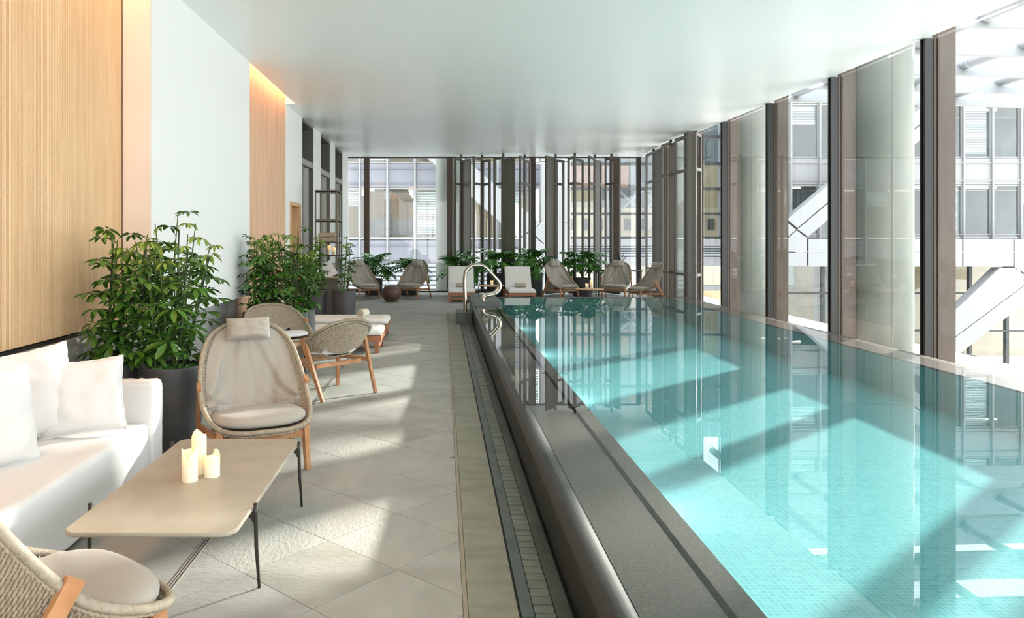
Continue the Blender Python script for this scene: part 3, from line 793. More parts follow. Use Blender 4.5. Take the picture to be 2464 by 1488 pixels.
# cushions on the sofa
def sofa_cushion(w_, loc, rx, rz, ry, label, seed, d=.16):
    o = pillow(w_, w_ * .95, d, 24, pinch=.07, wr=.014, seed=seed, pw=.46).build('cushion', 'linen_white', label=label, cat='cushion', group='white linen scatter cushions')
    o.location = loc; o.rotation_euler = (R(rx), R(ry), R(rz))
    h = w_ / 2; E = []
    for i in range(96):
        f = i / 96 * 4; k = int(f); u = -1 + 2 * (f - k); c = [(u, -1), (1, u), (-u, 1), (-1, -u)][k]
        pin = .07; X = c[0] * h * (1 - pin * (1 - c[1] ** 2) * abs(c[0]) ** 3); Z = c[1] * h * .95 * (1 - pin * (1 - c[0] ** 2) * abs(c[1]) ** 3)
        E.append((X * 1.005 + random.uniform(-.002, .002), random.uniform(-.003, .003), Z * 1.005 + random.uniform(-.002, .002)))
    MB().tube(E, .005, 5, closed=True).build('frayed_edge', 'linen_white', o)
    return o
sofa_cushion(.47, (-2.17, 4.50, .645), -17, 22, -3, 'square white cushion nearest the sofa arm, standing in front', 3)
sofa_cushion(.55, (-2.44, 4.36, .68), -14, 40, -8, 'larger white cushion leaning behind the front square cushion', 8, .2)
sofa_cushion(.56, (-2.36, 3.83, .665), -15, 62, 2, 'white cushion at the left picture edge with its corner poking up', 14, .2)
sofa_cushion(.50, (-2.60, 4.28, .665), -12, 78, 4, 'white cushion mostly hidden at the back against the stone dado', 21, .12)

# ---- round side tables with teak tops
def round_table(x, y, r, h, label, rot=0):
    t_ = empty('side_table', (x, y, 0), R(rot), label=label, cat='table', group='round teak-top side tables')
    MB().lathe([(r - .012, h - .022), (r - .002, h - .016), (r, h - .008), (r - .004, h)], 40).build('tabletop', 'teak_top', t_)
    for k in range(3):
        a = 2 * PI * k / 3 + .4; ca, sa = math.cos(a), math.sin(a)
        lg = MB().tube([((r - .01) * ca, (r - .01) * sa, h - .01), ((r - .008) * ca, (r - .008) * sa, h * .5), ((r + .012) * ca, (r + .012) * sa, 0)], [.009, .008, .006], 8)
        lg.beam(((r - .01) * ca, (r - .01) * sa, h - .035), ((r - .10) * ca, (r - .10) * sa, h - .028), .01, .02)
        lg.build('leg', 'metal_dark', t_)
    return t_
round_table(1.22, 19.0, .34, .40, 'round teak-top side table between the two white loungers facing the pool', 20)
round_table(3.64, 18.55, .35, .34, 'round teak-top side table between the chairs beyond the pool', 50)
round_table(-1.66, 8.14, .26, .42, 'round teak-top side table between the two low woven armchairs', 55)
candle(1.235, 19.0, .40, .12, .04, 'single pillar candle on the table between the white loungers', 2)
candle(3.56, 18.5, .34, .13, .04, 'short pillar candle beyond the pool on the chairs\' round table', 2.4)
candle(3.68, 18.55, .34, .20, .04, 'tall pillar candle beyond the pool on the chairs\' round table', 4)

# ---- loungers (head toward +y, foot end at origin side -y)
def make_lounger(label, Lf=1.30, bl=.62, ang=52, w_=.68):
    t_ = empty('sun_lounger', label=label, cat='sun lounger', group='teak sun loungers with white mattresses'); h = .24; hw = w_ / 2
    fr = MB(); fr.box(-hw, -hw + .03, 0, 2.0, h - .075, h); fr.box(hw - .03, hw, 0, 2.0, h - .075, h); fr.box(-hw + .03, hw - .03, 0, .035, h - .075, h); fr.box(-hw + .03, hw - .03, 1.965, 2.0, h - .075, h)
    fr.build('frame', 'teak_red', t_)
    y_ = .06
    while y_ < 1.25:
        MB().box(-hw + .03, hw - .03, y_, y_ + .05, h - .02, h - .003).build('slat', 'teak_red', t_); y_ += .085
    for sx in (-1, 1):
        for yy in (.03, 1.9): MB().box(sx * (hw - .04) - .03, sx * (hw - .04) + .03, yy, yy + .06, 0, h - .075).build('leg', 'teak_red', t_)
    MB().box(-hw + .05, hw - .05, .035, .06, .07, .12).build('stretcher', 'teak_red', t_)
    # mattress: seat and raised back following a bent profile, with stitched channels
    th = .085; prof = []
    nseg = 40
    for i in range(nseg + 1):
        d = i / nseg * (Lf + bl)
        if d < Lf - .1: p = (d, h + .002); tn = 0
        elif d < Lf + .1:
            q = (d - Lf + .1) / .2; tn = R(ang) * q; p = (Lf - .1 + .2 * q * math.cos(tn / 2), h + .002 + .2 * q * math.sin(tn / 2))
        else:
            tn = R(ang); p0 = (Lf - .1 + .2 * math.cos(tn / 2), h + .002 + .2 * math.sin(tn / 2)); e = d - Lf - .1; p = (p0[0] + e * math.cos(tn), p0[1] + e * math.sin(tn))
        prof.append((p, tn, d))
    P = []
    xs = [-1, -.995, -.96, -.9, -.5, 0, .5, .9, .96, .995, 1]
    for (p, tn, d) in prof:
        row = []; gro = .010 * max(0, 1 - abs(((d % .12) - .06)) / .018) if .1 < d < Lf + bl - .06 else 0
        e = .02 if d < .01 or d > Lf + bl - .01 else 0
        for x in xs: # top
            ed = max(0, (abs(x) - .9) / .1); tt = th * (1 - .30 * ed ** 2) - gro - e
            row.append((x * hw * (.985 if e else 1), p[0] - math.sin(tn) * tt + .0, p[1] + math.cos(tn) * tt))
        for x in xs[::-1]:
            row.append((x * hw * .985, p[0] - math.sin(tn) * .004, p[1] + math.cos(tn) * .004))
        P.append(row)
    mb = MB(); mb.grid([r_[::-1] for r_ in P], closed_u=True); mb.add(P[0], [tuple(range(len(P[0])))]); mb.add(P[-1], [tuple(range(len(P[0]) - 1, -1, -1))])
    mb.build('mattress', 'canvas_white', t_)
    # back frame under raised mattress
    (p, tn, _), (p2, _, _) = prof[int(nseg * (Lf + .1) / (Lf + bl))], prof[-1]
    for sx in (-1, 1): MB().beam((sx * (hw - .05), p[0] + .02, p[1] - .02), (sx * (hw - .05), p2[0] + .02, p2[1] - .02), .03, .03).build('back_rail', 'teak_red', t_)
    MB().beam((0, p2[0] - .15, p2[1] - .25), (0, p2[0] + .15, h), .5, .025).build('back_prop', 'teak_red', t_)
    return t_
def towel_roll(x, y, z, L, r, rz, label, m='towel'):
    P = []; N = 70
    t_ = empty('towel_roll', (x, y, z + r), rz, label=label, cat='towel', group='rolled towels on the loungers')
    mb = MB(); mb.tube([(-L / 2, 0, 0), (-L / 2 + .012, 0, 0), (0, 0, 0), (L / 2 - .012, 0, 0), (L / 2, 0, 0)], [r * .9, r, r * 1.01, r, r * .9], 24); mb.build('rolled_body', m, t_)
    for sx in (-1, 1):
        sp_ = []
        for k in range(50): a = k * .42; rr = r * .92 * (1 - k / 54); sp_.append((sx * (L / 2 + .001), rr * math.cos(a), rr * math.sin(a)))
        MB().tube(sp_, .0045, 5).build('spiral_edge', 'towel_white' if m == 'towel' else 'towel', t_)
    return t_
l1 = make_lounger('white lounger facing the pool steps, nearest the round concrete column', 1.0, .66, 58)
l1.location = (.47, 18.55, 0)
l2_ = copy_thing(l1, (1.96, 18.45, 0), 0, 'white lounger facing the pool, right of the small candle table')
towel_roll(.47, 19.35, .328, .27, .055, 0, 'beige rolled towel on the lounger nearest the concrete column')
towel_roll(2.0, 19.25, .328, .27, .055, 0, 'beige rolled towel on the lounger right of the candle table')
l3 = make_lounger('nearer of the two white loungers lying across the deck by the planters', 1.30, .62, 24, .74)
l3.location = (-.86, 10.74, 0); l3.rotation_euler = (0, 0, R(90))
l4 = copy_thing(l3, (-.88, 12.10, 0), R(90), 'farther of the two white loungers lying across the deck by the planters')
towel_roll(-1.28, 12.05, .328, .20, .065, R(68), 'cream rolled towel on the farther lounger lying across the deck', 'towel_white')
towel_roll(-1.26, 10.72, .328, .20, .065, R(60), 'cream rolled towel half hidden behind the low woven armchair', 'towel_white')
# ---- ball table
bt = MB(); pr = []
for k in range(26):
    a = -PI / 2 + .45 + (PI - .45 - .62) * k / 25; pr.append((.245 * math.cos(a), .225 + .235 * math.sin(a)))
z0 = pr[0][1]; pr = [(r_, z - z0) for r_, z in pr]; pr += [(pr[-1][0] - .02, pr[-1][1] - .012)]
bt.lathe(pr, 40, (0, 0, 0)).build('ball_table', 'bronze_ball', label='squat round hammered brown metal side table on the deck', cat='table', loc=(-1.30, 18.85, 0))

# ================================================================== PLANTERS AND PLANTS
def make_pot(r, h, label, x, y):
    t_ = empty('planter', (x, y, 0), label=label, cat='planter', group='round dark grey planters')
    MB().lathe([(r * .93, 0), (r * .955, .02), (r, h - .02), (r, h), (r - .022, h), (r - .024, h - .06), (0.01, h - .06)], 40).build('pot', 'pot', t_)
    P = []; n1, n2 = 10, 30
    for i in range(n1 + 1):
        row = []
        for k in range(n2):
            a = 2 * PI * k / n2; rr = (r - .026) * i / n1; v = Vector((rr * math.cos(a), rr * math.sin(a), 0))
            row.append((v.x, v.y, h - .035 + .03 * noise.noise(v * 14 + Vector((x, y, 0))) + .018 * noise.noise(v * 34) + .02 * (1 - (i / n1) ** 2)))
        P.append(row)
    MB().grid(P, closed_u=True).build('moss', 'moss', t_, kind='stuff')
    return t_
def leaflet(mb, base, d, up, L, W, droop):
    d = d.normalized(); side = d.cross(up).normalized(); pts = []
    prof = [(0, .06), (.2, .45), (.45, .85), (.68, 1), (.86, .7), (1, .04)]
    vs = []
    for f, w_ in prof:
        c = base + d * (L * f) - Vector((0, 0, 1)) * droop * L * f * f
        e = side * (W * w_ / 2); vs += [c - e + up * .012 * w_, c - up * .0, c + e + up * .012 * w_]
    fs = []
    for i in range(len(prof) - 1):
        for q in (0, 1): fs.append((i*3+q, i*3+q+1, i*3+3+q+1, i*3+3+q))
    mb.add(vs, fs, True)
def schef_leaf(nl, L, W, pet, droop, seed, nm, m_):
    random.seed(seed); mb = MB(); mb.cur = 1
    tip = Vector((pet * .9, 0, pet * .25)); mb.tube([(0, 0, 0), (pet * .5, 0, pet * .2), tip], [.0028, .0022, .002], 5)
    mb.cur = 0
    for k in range(nl):
        a = 2 * PI * (k + .5) / nl * .92 + random.uniform(-.12, .12) + .25
        d = Vector((math.cos(a), math.sin(a), random.uniform(-.25, .05))); l_ = L * random.uniform(.8, 1.1)
        st = tip + d.normalized() * .015
        leaflet(mb, st, d, Vector((0, 0, 1)), l_, W * l_ / L, droop * random.uniform(.6, 1.4))
    return mb.mesh(nm, [m_, 'stem'])
LV = [schef_leaf(8, .115, .042, .15, .22, 1, 'leaf', 'leaf'), schef_leaf(9, .105, .038, .20, .3, 2, 'leaf', 'leaf_b'), schef_leaf(8, .12, .045, .12, .38, 3, 'leaf', 'leaf'), schef_leaf(7, .10, .038, .17, .15, 4, 'leaf', 'leaf_b')]
LT = [schef_leaf(7, .075, .03, .08, .5, 5, 'leaf', 'leaf_light'), schef_leaf(6, .085, .034, .11, .7, 6, 'leaf', 'leaf_light')]
def schefflera(x, y, z, H, spread, stems, label, seed, per=17, lean=(0, 0), sc=1.):
    random.seed(seed)
    t_ = empty('schefflera', (x, y, z), label=label, cat='plant', group='umbrella plants in planters')
    for k in range(stems):
        a = 2 * PI * k / stems + random.uniform(-.5, .5); r0 = random.uniform(.03, .11); rt = spread * random.uniform(.25, .85)
        b0 = Vector((r0 * math.cos(a), r0 * math.sin(a), -.03)); h = H * random.uniform(.72, 1.0)
        tp = Vector((rt * math.cos(a) + lean[0] * h, rt * math.sin(a) + lean[1] * h, h))
        mid = b0.lerp(tp, .5) + Vector((random.uniform(-.03, .03), random.uniform(-.03, .03), 0))
        pts = catmull([b0, mid, tp], 12); MB().tube(pts, [.010 - .006 * i / 11 for i in range(12)], 6).build('stem', 'stem', t_)
        if k % 2 == 0: MB().tube([b0 + Vector((.015, 0, 0)), b0.lerp(tp, .9) + Vector((.01, .01, 0))], .0055, 6).build('support_cane', 'cane', t_)
        for i in range(per):
            f = .10 + .9 * (i + random.random()) / per; f = min(f, 1)
            p = pts[min(11, int(f * 11))].lerp(pts[min(11, int(f * 11) + 1)], (f * 11) % 1)
            az = i * 2.399 + random.uniform(-.5, .5) + a
            topz = f > .82
            me = random.choice(LT) if (topz and random.random() < .75) else random.choice(LV)
            o = link('leaf', me, t_); o.location = p
            s_ = sc * random.uniform(.75, 1.1) * (.85 if topz else 1)
            o.scale = (s_, s_, s_); tilt = random.uniform(-.45, .25) if topz else random.uniform(-.15, .55)
            o.rotation_euler = (random.uniform(-.3, .3), tilt, az)
    return t_
PT = [(-2.04, 5.62), (-2.52, 5.72), (-2.30, 6.16)]
make_pot(.225, .65, 'dark round planter standing between the sofa arm and the high-back chair', *PT[0])
make_pot(.215, .65, 'dark round planter tucked behind the sofa end against the dado', *PT[1])
make_pot(.215, .65, 'dark round planter in the second row under the white bulkhead', *PT[2])
schefflera(PT[0][0], PT[0][1], .62, 1.10, .30, 7, 'leafy umbrella plant in the planter between sofa arm and high-back chair', 11, 12, (.06, 0), 1.06)
schefflera(PT[1][0], PT[1][1], .62, 1.16, .28, 7, 'umbrella plant reaching against the reeded wood wall', 12, 12, (.12, 0.0), 1.06)
schefflera(PT[2][0], PT[2][1], .62, 1.22, .26, 6, 'umbrella plant rising in front of the white bulkhead panel', 13, 12, (-.03, 0), 1.06)
PM = [(-2.36, 10.24), (-2.36, 9.60), (-1.945, 9.62), (-1.92, 10.04)]
lp = ['dark round planter partly hidden behind the low armchair, by the marble dado', 'dark round planter hidden behind the back of the low armchair', 'front dark planter just left of the crosswise loungers', 'dark planter touching the crosswise loungers, just behind the front one']
lq = ['umbrella plant beneath the far edge of the white bulkhead', 'bushy umbrella plant in front of the smooth wood panel', 'umbrella plant in front of the oak framed doorway', 'umbrella plant leaning over the heads of the crosswise loungers']
for i, (x, y) in enumerate(PM):
    make_pot(.205, .65, lp[i], x, y)
    schefflera(x, y, .62, [1.02, 1.12, 1.14, 1.0][i], [.10, .16, .22, .22][i], 5, lq[i], 30 + i, 14, (0, 0), .95)
PB = [(-2.33, 13.7), (-1.80, 13.62)]
make_pot(.21, .65, 'dark planter beside the wall in front of the glass cabinet', *PB[0]); make_pot(.21, .65, 'dark planter standing alone on the deck right of the glass cabinet', *PB[1])
schefflera(PB[0][0], PB[0][1], .62, 1.02, .20, 4, 'slender umbrella plant in front of the glass cabinet', 41, 13, (0, 0), .9)
schefflera(PB[1][0], PB[1][1], .62, 1.06, .13, 3, 'tall thin umbrella plant right of the glass cabinet', 42, 13, (.06, 0), .8)
# ---- philodendrons with deeply cut leaves
def philo_leaf(seed, nm):
    random.seed(seed); mb = MB(); mb.cur = 1
    pet = [(0, 0, 0), (.08, 0, .22), (.19, 0, .36), (.30, 0, .40)]
    pc = catmull(pet, 9); mb.tube(pc, [.009 - .004 * i / 8 for i in range(9)], 6); mb.cur = 0
    b0 = Vector(pet[-1]); L = .46
    def mid(f): return b0 + Vector((L * f, 0, .03 * math.sin(f * 2) - .24 * f * f))
    for sg in (-1, 1):
        vs = []; fs = []
        for i in range(9):       # web next to the midrib
            c = mid(i / 8); wv = .085 * math.sin(PI * (.15 + .8 * i / 8)); vs += [c, c + Vector((-.01, sg * wv, .012))]
        for i in range(8): fs.append((2*i, 2*i+1, 2*i+3, 2*i+2) if sg < 0 else (2*i, 2*i+2, 2*i+3, 2*i+1))
        mb.add(vs, fs, True)
        for k in range(8):       # lobes
            f = -.02 + k / 8.2; c = mid(max(f, 0)) ; ang = R(118 - 96 * k / 8) + random.uniform(-.08, .08); l_ = (.25 - .02 * abs(k - 3)) * random.uniform(.85, 1.1)
            d = Vector((math.cos(ang), sg * math.sin(ang), 0)); pd = Vector((-d.y, d.x, 0)); vs = []
            for q, w_ in ((.1, .045), (.4, .050), (.65, .078), (.8, .05), (.9, .048), (1, .006)):
                e = c + d * l_ * q + Vector((0, 0, .02 * q - .10 * q * q)); ww = w_ * random.uniform(.85, 1.15)
                vs += [e - pd * ww / 2, e + Vector((0, 0, -.004)), e + pd * ww / 2]
            mb.add(vs, [(i*3+j, i*3+j+1, i*3+4+j, i*3+3+j) for i in range(5) for j in (0, 1)], True)
    return mb.mesh(nm, ['leaf_philo', 'stem'])
PL = [philo_leaf(s_, 'leaf') for s_ in (51, 52, 53)]
def philodendron(x, y, label, n=15, sc=1., seed=1, pot_r=.24, pot_h=.5, plabel=''):
    make_pot(pot_r, pot_h, plabel, x, y); random.seed(seed)
    t_ = empty('philodendron', (x, y, pot_h - .03), label=label, cat='plant', group='cut-leaf philodendrons in planters')
    MB().tube([(0, 0, -.02), (.01, 0, .08), (0, .01, .16)], [.03, .026, .018], 8).build('trunk', 'stem', t_)
    for k in range(n):
        o = link('leaf', random.choice(PL), t_); s_ = sc * random.uniform(.72, 1.1); o.location = (0, 0, random.uniform(0, .14))
        o.scale = (s_, s_, s_); o.rotation_euler = (random.uniform(-.35, .35), random.uniform(-.75, .15) if k % 3 else random.uniform(.05, .55), k * 2.399 + random.uniform(-.3, .3))
    return t_
PH = [(-1.95, 21.05, 'philodendron behind the chair left of the ball table', 'dark planter behind the chair left of the ball table', .95, .46),
      (-.95, 21.05, 'smaller philodendron behind the chair right of the ball table', 'dark planter behind the chair right of the ball table', .85, .46),
      (.42, 20.95, 'philodendron spilling left from behind the lounger nearest the column', 'dark planter behind the lounger nearest the column', .95, .5),
      (1.45, 20.6, 'philodendron rising behind the handrail and candle table', 'tall dark planter behind the small candle table', 1.0, .62),
      (2.50, 20.65, 'large philodendron spreading over the lounger right of the candle table', 'tall dark planter beside the right hand lounger', 1.0, .62),
      (3.82, 20.6, 'philodendron standing between the two front-facing pool chairs', 'dark planter between the pool chairs', 1.05, .5)]
for i, (x, y, lb, pb_, s_, ph_) in enumerate(PH): philodendron(x, y, lb, 22, s_, 60 + i, .25, ph_, pb_)

# ---- high dark table with sprig and candle
ht = empty('high_table', (4.85, 20.7, 0), label='dark high table behind the chairs beyond the pool', cat='table')
MB().bbox(-.62, .62, -.22, .22, .68, .71, .004).build('tabletop', 'metal_dark', ht)
for sx in (-1, 1):
    for sy in (-1, 1): MB().box(sx * .58 - .015, sx * .58 + .015, sy * .18 - .015, sy * .18 + .015, 0, .68).build('leg', 'metal_dark', ht)
bk = MB().bbox(-.14, .14, -.1, .1, 0, .022, .003).build('book', 'sandstone', label='flat book lying on the dark high table', cat='book', loc=(4.42, 20.68, .71))
candle(4.62, 20.68, .71, .17, .04, 'pillar candle on the dark high table', 2)
vs_ = empty('potted_sprig', (4.92, 20.65, .71), label='mossy pot with wiry dark sprigs on the high table', cat='plant')
MB().lathe([(.05, 0), (.07, .02), (.085, .14), (.075, .145), (.01, .13)], 20).build('pot', 'terracotta', vs_)
P = [[((.105 * math.sin(PI * i / 10) * (1 + .12 * noise.noise(Vector((i, k, 0)))) * math.cos(2*PI*k/16)), .105 * math.sin(PI * i / 10) * math.sin(2*PI*k/16), .19 + .075 * math.cos(PI * i / 10)) for k in range(16)] for i in range(11)]
MB().grid(P, closed_u=True).build('moss_ball', 'moss', vs_)
random.seed(5)
for k in range(9):
    a = random.uniform(0, 2*PI); rr = random.uniform(.05, .26); tp = Vector((rr * math.cos(a), rr * math.sin(a) * .5, random.uniform(.36, .52))); sg = MB().tube([(0, 0, .22), tp * .6 + Vector((0, 0, .08)), tp], .003, 5); sg.cur = 0
    for j in range(12):
        c = Vector((0, 0, .22)).lerp(tp, random.uniform(.35, 1)); d = Vector((random.uniform(-1, 1), random.uniform(-1, 1), random.uniform(-.4, 1)))
        leaflet(sg, c, d, Vector((0, 0, 1)), .035, .018, .2)
    sg.build('sprig', 'yew', vs_)

# ---- tall display cabinet
CX0, CX1, CY0, CY1, CHT = -2.47, -2.03, 14.40, 15.02, 2.53
cab = empty('display_cabinet', ((CX0 + CX1) / 2, (CY0 + CY1) / 2, 0), label='tall taupe framed glass cabinet against the left wall', cat='cabinet')
hx, hy = (CX1 - CX0) / 2, (CY1 - CY0) / 2; q = .028
for sx in (-1, 1):
    for sy in (-1, 1): MB().box(sx * hx - (q if sx > 0 else 0), sx * hx + (0 if sx > 0 else q), sy * hy - (q if sy > 0 else 0), sy * hy + (0 if sy > 0 else q), 0, CHT).build('post', 'taupe', cab)
MB().box(hx - q, hx, -.02, .02, .9, CHT).build('door_stile', 'taupe', cab)
for z, th in ((CHT - .04, .04), (1.915, .045), (1.50, .02), (1.255, .02), (.87, .03), (.10, .06)):
    MB().box(-hx, hx, -hy, hy, z, z + .012).build('shelf', 'taupe' if z != .87 else 'oak_frame', cab)
    mb = MB(); mb.box(-hx + q, hx - q, -hy, -hy + .02, z, z + th); mb.box(hx - .02, hx, -hy + q, hy - q, z, z + th); mb.box(-hx, -hx + .02, -hy + q, hy - q, z, z + th); mb.build('rail', 'taupe', cab)
MB().box(-hx + q, hx - q, -hy + .005, -hy + .02, .16, .87).build('lower_panel', 'taupe_panel', cab)
MB().box(hx - .02, hx - .005, -hy + q, hy - q, .16, .87).build('lower_panel', 'taupe_panel', cab)
for z0, z1 in ((.9, 1.915), (1.96, 2.49)):
    MB().add([(-hx + q, -hy + .01, z0), (hx - q, -hy + .01, z0), (hx - q, -hy + .01, z1), (-hx + q, -hy + .01, z1)], [(0, 1, 2, 3)]).build('glass_front', 'cabinet_glass', cab)
    MB().add([(hx - .01, -hy + q, z0), (hx - .01, hy - q, z0), (hx - .01, hy - q, z1), (hx - .01, -hy + q, z1)], [(0, 1, 2, 3)]).build('glass_side', 'cabinet_glass', cab)
cxm, cym = (CX0 + CX1) / 2, (CY0 + CY1) / 2
def folded(x, y, z, w_, d, h, label):
    t_ = soft_box(-w_/2, w_/2, -d/2, d/2, 0, h, h * .42, 10, .004, z).build('folded_towel', 'towel', label=label, cat='towel', group='folded towels in the cabinet', loc=(x, y, z)); return t_
folded(cxm + .02, cym - .05, 1.512, .36, .30, .095, 'lower folded towel on the cabinet shelf above the candles')
folded(cxm - .0, cym - .05, 1.609, .36, .30, .095, 'upper folded towel on the cabinet shelf above the candles')
folded(cxm + .05, cym + .05, .882, .30, .28, .11, 'lower folded towel behind the white tablet in the cabinet')
folded(cxm + .05, cym + .05, .994, .30, .28, .11, 'upper folded towel behind the white tablet in the cabinet')
candle(cxm + .03, cym - .12, 1.267, .19, .035, 'taller pillar candle inside the glass cabinet', 2)
candle(cxm + .12, cym - .05, 1.267, .14, .035, 'shorter pillar candle inside the glass cabinet', 3)
st = empty('tablet_stand', (cxm + .0, 14.2, 0), label='white tablet on a slim stand in front of the glass cabinet', cat='stand')
MB().box(-.2, .24, -.1, .14, .84, .865).build('shelf_top', 'oak_frame', st); MB().box(-.02, .02, -.02, .02, 0, .84).build('column', 'taupe', st); MB().box(-.14, .14, -.1, .12, 0, .012).build('foot', 'taupe', st)
MB().beam((.0, 0, 1.12), (.15, 0, .87), .24, .015, up=(0, 1, 0)).build('tablet', 'screen_white', st)
MB().beam((-.12, 0, .87), (.04, 0, 1.05), .03, .012, up=(0, 1, 0)).build('prop', 'teak_red', st)

# ================================================================== OUTSIDE
gr = MB().box(-60, 90, 22.3, 120, -5.3, -5).box(6.2, 90, -30, 22.3, -5.3, -5).box(-60, 6.2, -30, -5, -5.3, -5).build('ground', 'street', kind='structure', label='grey street level below the windows', cat='ground')
MB().box(5.95, 7.7, -8, 24.6, -.5, -.12).box(-6, 5.95, 22.12, 24.6, -.5, -.12).build('terrace', 'paving', kind='structure', label='narrow pale ledge outside the glass walls', cat='ledge')
def column(x, y, label):
    t_ = empty('round_column', (x, y, 0), label=label, cat='column', group='round concrete columns outside the glass')
    MB().lathe([(.43, -.12), (.43, 6.6)], 48).build('shaft', 'concrete', t_)
    MB().box(-.4325, -.424, -.005, .005, -.12, 6.6, Matrix.Rotation(R(80), 4, 'Z')).build('pour_seam', 'seam', t_)
column(6.52, 11.15, 'thick concrete column outside between the two nearest mullions')
column(6.52, 16.05, 'concrete column outside, second from the camera along the pool')
column(6.52, 20.95, 'concrete column outside the far corner behind the poolside screens')
column(6.52, 6.25, 'concrete column outside nearest the camera along the pool')
column(.20, 23.4, 'pale round concrete column outside the end glass wall')
# slab edge above the room so no sky leaks over the ceiling
MB().box(-3.6, 6.1, -5.2, 22.4, 4.5, 6.5).build('roof_slab', 'facade_white', kind='structure', label='floor slab above the pool room', cat='slab')
wk = empty('window_6', (0, -5, 0), kind='structure', label='unseen glass end wall added behind the camera to admit daylight', cat='window')  # unseen end of the room, glazed to bring in extra daylight
for X in (-3.2, -1.0, 1.2, 3.4, 5.7): MB().box(X - .06, X + .06, -.08, .08, 0, ZC).build('mullion', 'bronze_brown', wk)
for a, b_ in ((-3.14, -1.06), (-.94, 1.14), (1.26, 3.34), (3.46, 5.64)): MB().add([(a, 0, 0), (b_, 0, 0), (b_, 0, ZC), (a, 0, ZC)], [(3, 2, 1, 0)]).build('glass_pane', 'glass', wk)

def xzp(mb, pts, Y, th, seam=0):     # prism from picture-measured outline at depth Y
    q = [(px(a, Y), pz(b_, Y)) for a, b_ in pts]
    ar = sum(q[i][0]*q[(i+1) % len(q)][1]-q[(i+1) % len(q)][0]*q[i][1] for i in range(len(q)))
    if ar < 0: q = q[::-1]
    n = len(q); cx = sum(a for a, _ in q)/n; cz = sum(b_ for _, b_ in q)/n
    if seam: q = [(a + (cx-a)*seam/max(.1, math.hypot(cx-a, cz-b_)), b_ + (cz-b_)*seam/max(.1, math.hypot(cx-a, cz-b_))) for a, b_ in q]
    vs = [(a, Y, b_) for a, b_ in q] + [(a, Y + th, b_) for a, b_ in q]
    return mb.add(vs, [tuple(range(n)), tuple(range(2*n-1, n-1, -1))] + [(i, n+i, n+(i+1) % n, (i+1) % n) for i in range(n)])
BY = 34.0
random.seed(9)
def office(x0, x1, bay, levels, m_sp, m_mul, root, ph, inner):
    nb = int((x1 - x0) / bay) + 1
    for i in range(nb):
        a = x0 + i * bay; b_ = min(a + bay, x1)
        if b_ - a < .3: continue
        for (z0, z1, typ) in levels:
            if typ == 's':
                mb = MB().box(a + .02, b_ - .02, BY, BY + .15, z0 + .02, z1 - .02)
                mb.box(a + .02, b_ - .02, BY - .06, BY, z0 + .18, z0 + .22); mb.box(a + .02, b_ - .02, BY - .06, BY, z1 - .26, z1 - .22); mb.build('spandrel_panel', m_sp, root)
            elif typ == 'w':
                wn = MB().box(a + .03, b_ - .03, BY + .02, BY + .1, z0, z0 + .06).box(a + .03, b_ - .03, BY + .02, BY + .1, z1 - .06, z1).box(a + .03, a + .08, BY + .02, BY + .1, z0 + .06, z1 - .06).box(b_ - .08, b_ - .03, BY + .02, BY + .1, z0 + .06, z1 - .06).build('window', m_mul, root)
                MB().add([(a + .08, BY + .06, z0 + .06), (b_ - .08, BY + .06, z0 + .06), (b_ - .08, BY + .06, z1 - .06), (a + .08, BY + .06, z1 - .06)], [(0, 1, 2, 3)]).build('pane', 'glass_office', wn)
                if (i * 7 + int(z0 * 3)) % 3 == ph:
                    dn_ = random.choice((.35, .92, .92)); bl = MB(); z = z1 - .1
                    while z > z1 - (z1 - z0) * dn_: bl.box(a + .1, b_ - .1, BY + .22, BY + .25, z - .045, z); z -= .075
                    bl.build('blind', 'blind', wn)
            elif typ == 'l':
                mb = MB(); z = z0
                while z < z1: mb.box(a + .02, b_ - .02, BY - .02, BY + .12, z, z + .13); z += .2
                mb.box(a, b_, BY + .14, BY + .2, z0, z1); mb.build('louvre_panel', 'louvre', root)
        MB().box(a - .04, a + .04, BY - .10, BY + .12, levels[0][0], levels[-1][1]).build('mullion', m_mul, root)
    zs = sorted({z for z0, z1, t_ in levels for z in (z0, z1) if t_ == 'w'})
    for (z0, z1, t_) in levels:
        if t_ == 'w':
            MB().box(x0, x1, BY + .3, BY + 5, z1 + .02, z1 + .3).build('floor_slab', 'facade_white', root)
            MB().box(x0, x1, BY + .3, BY + 5, z0 - .3, z0 - .02).build('floor_slab', 'office_grey', root)
            MB().box(x0, x1, BY + 4, BY + 4.1, z0, z1).build('inner_wall', inner, root)
            z = x0 + 1
            while z < x1 - 2: MB().box(z, z + 1.5, BY + 1.5, BY + 1.6, z1 - .06, z1 - .02).build('ceiling_lamp', 'lamp_white', root); z += 3.1
bl_ = empty('office_building', (0, 0, 0), label='grey metal office building across the street with lit beige rooms', cat='building')
Zl = lambda y_: pz(y_, BY)
office(px(799.5, BY) - 8 * 1.253, px(1302, BY), 1.253, [(-5, -1.9, 's'), (-1.9, Zl(640), 'l'), (Zl(640), Zl(578), 's'), (Zl(574), Zl(452), 'w'), (Zl(452), Zl(393), 's'), (Zl(393), Zl(265), 'w'), (Zl(265), Zl(200), 's'), (Zl(200), Zl(70), 'w'), (Zl(70), Zl(0), 's')], 'facade_grey', 'facade_white', bl_, 0, 'office_beige')
for (a, b_, r_) in ((873, 465, .13), (991, 465, .12), (995, 473, .08), (1150, 470, .1)):
    mb = MB().lathe([(.02, -r_), (r_ * .8, -r_ * .6), (r_, 0), (r_ * .8, r_ * .6), (.02, r_)], 14, (px(a, BY + .6), BY + .6, pz(b_, BY + .6))); mb.build('pendant_lamp', 'lamp_warm', bl_)
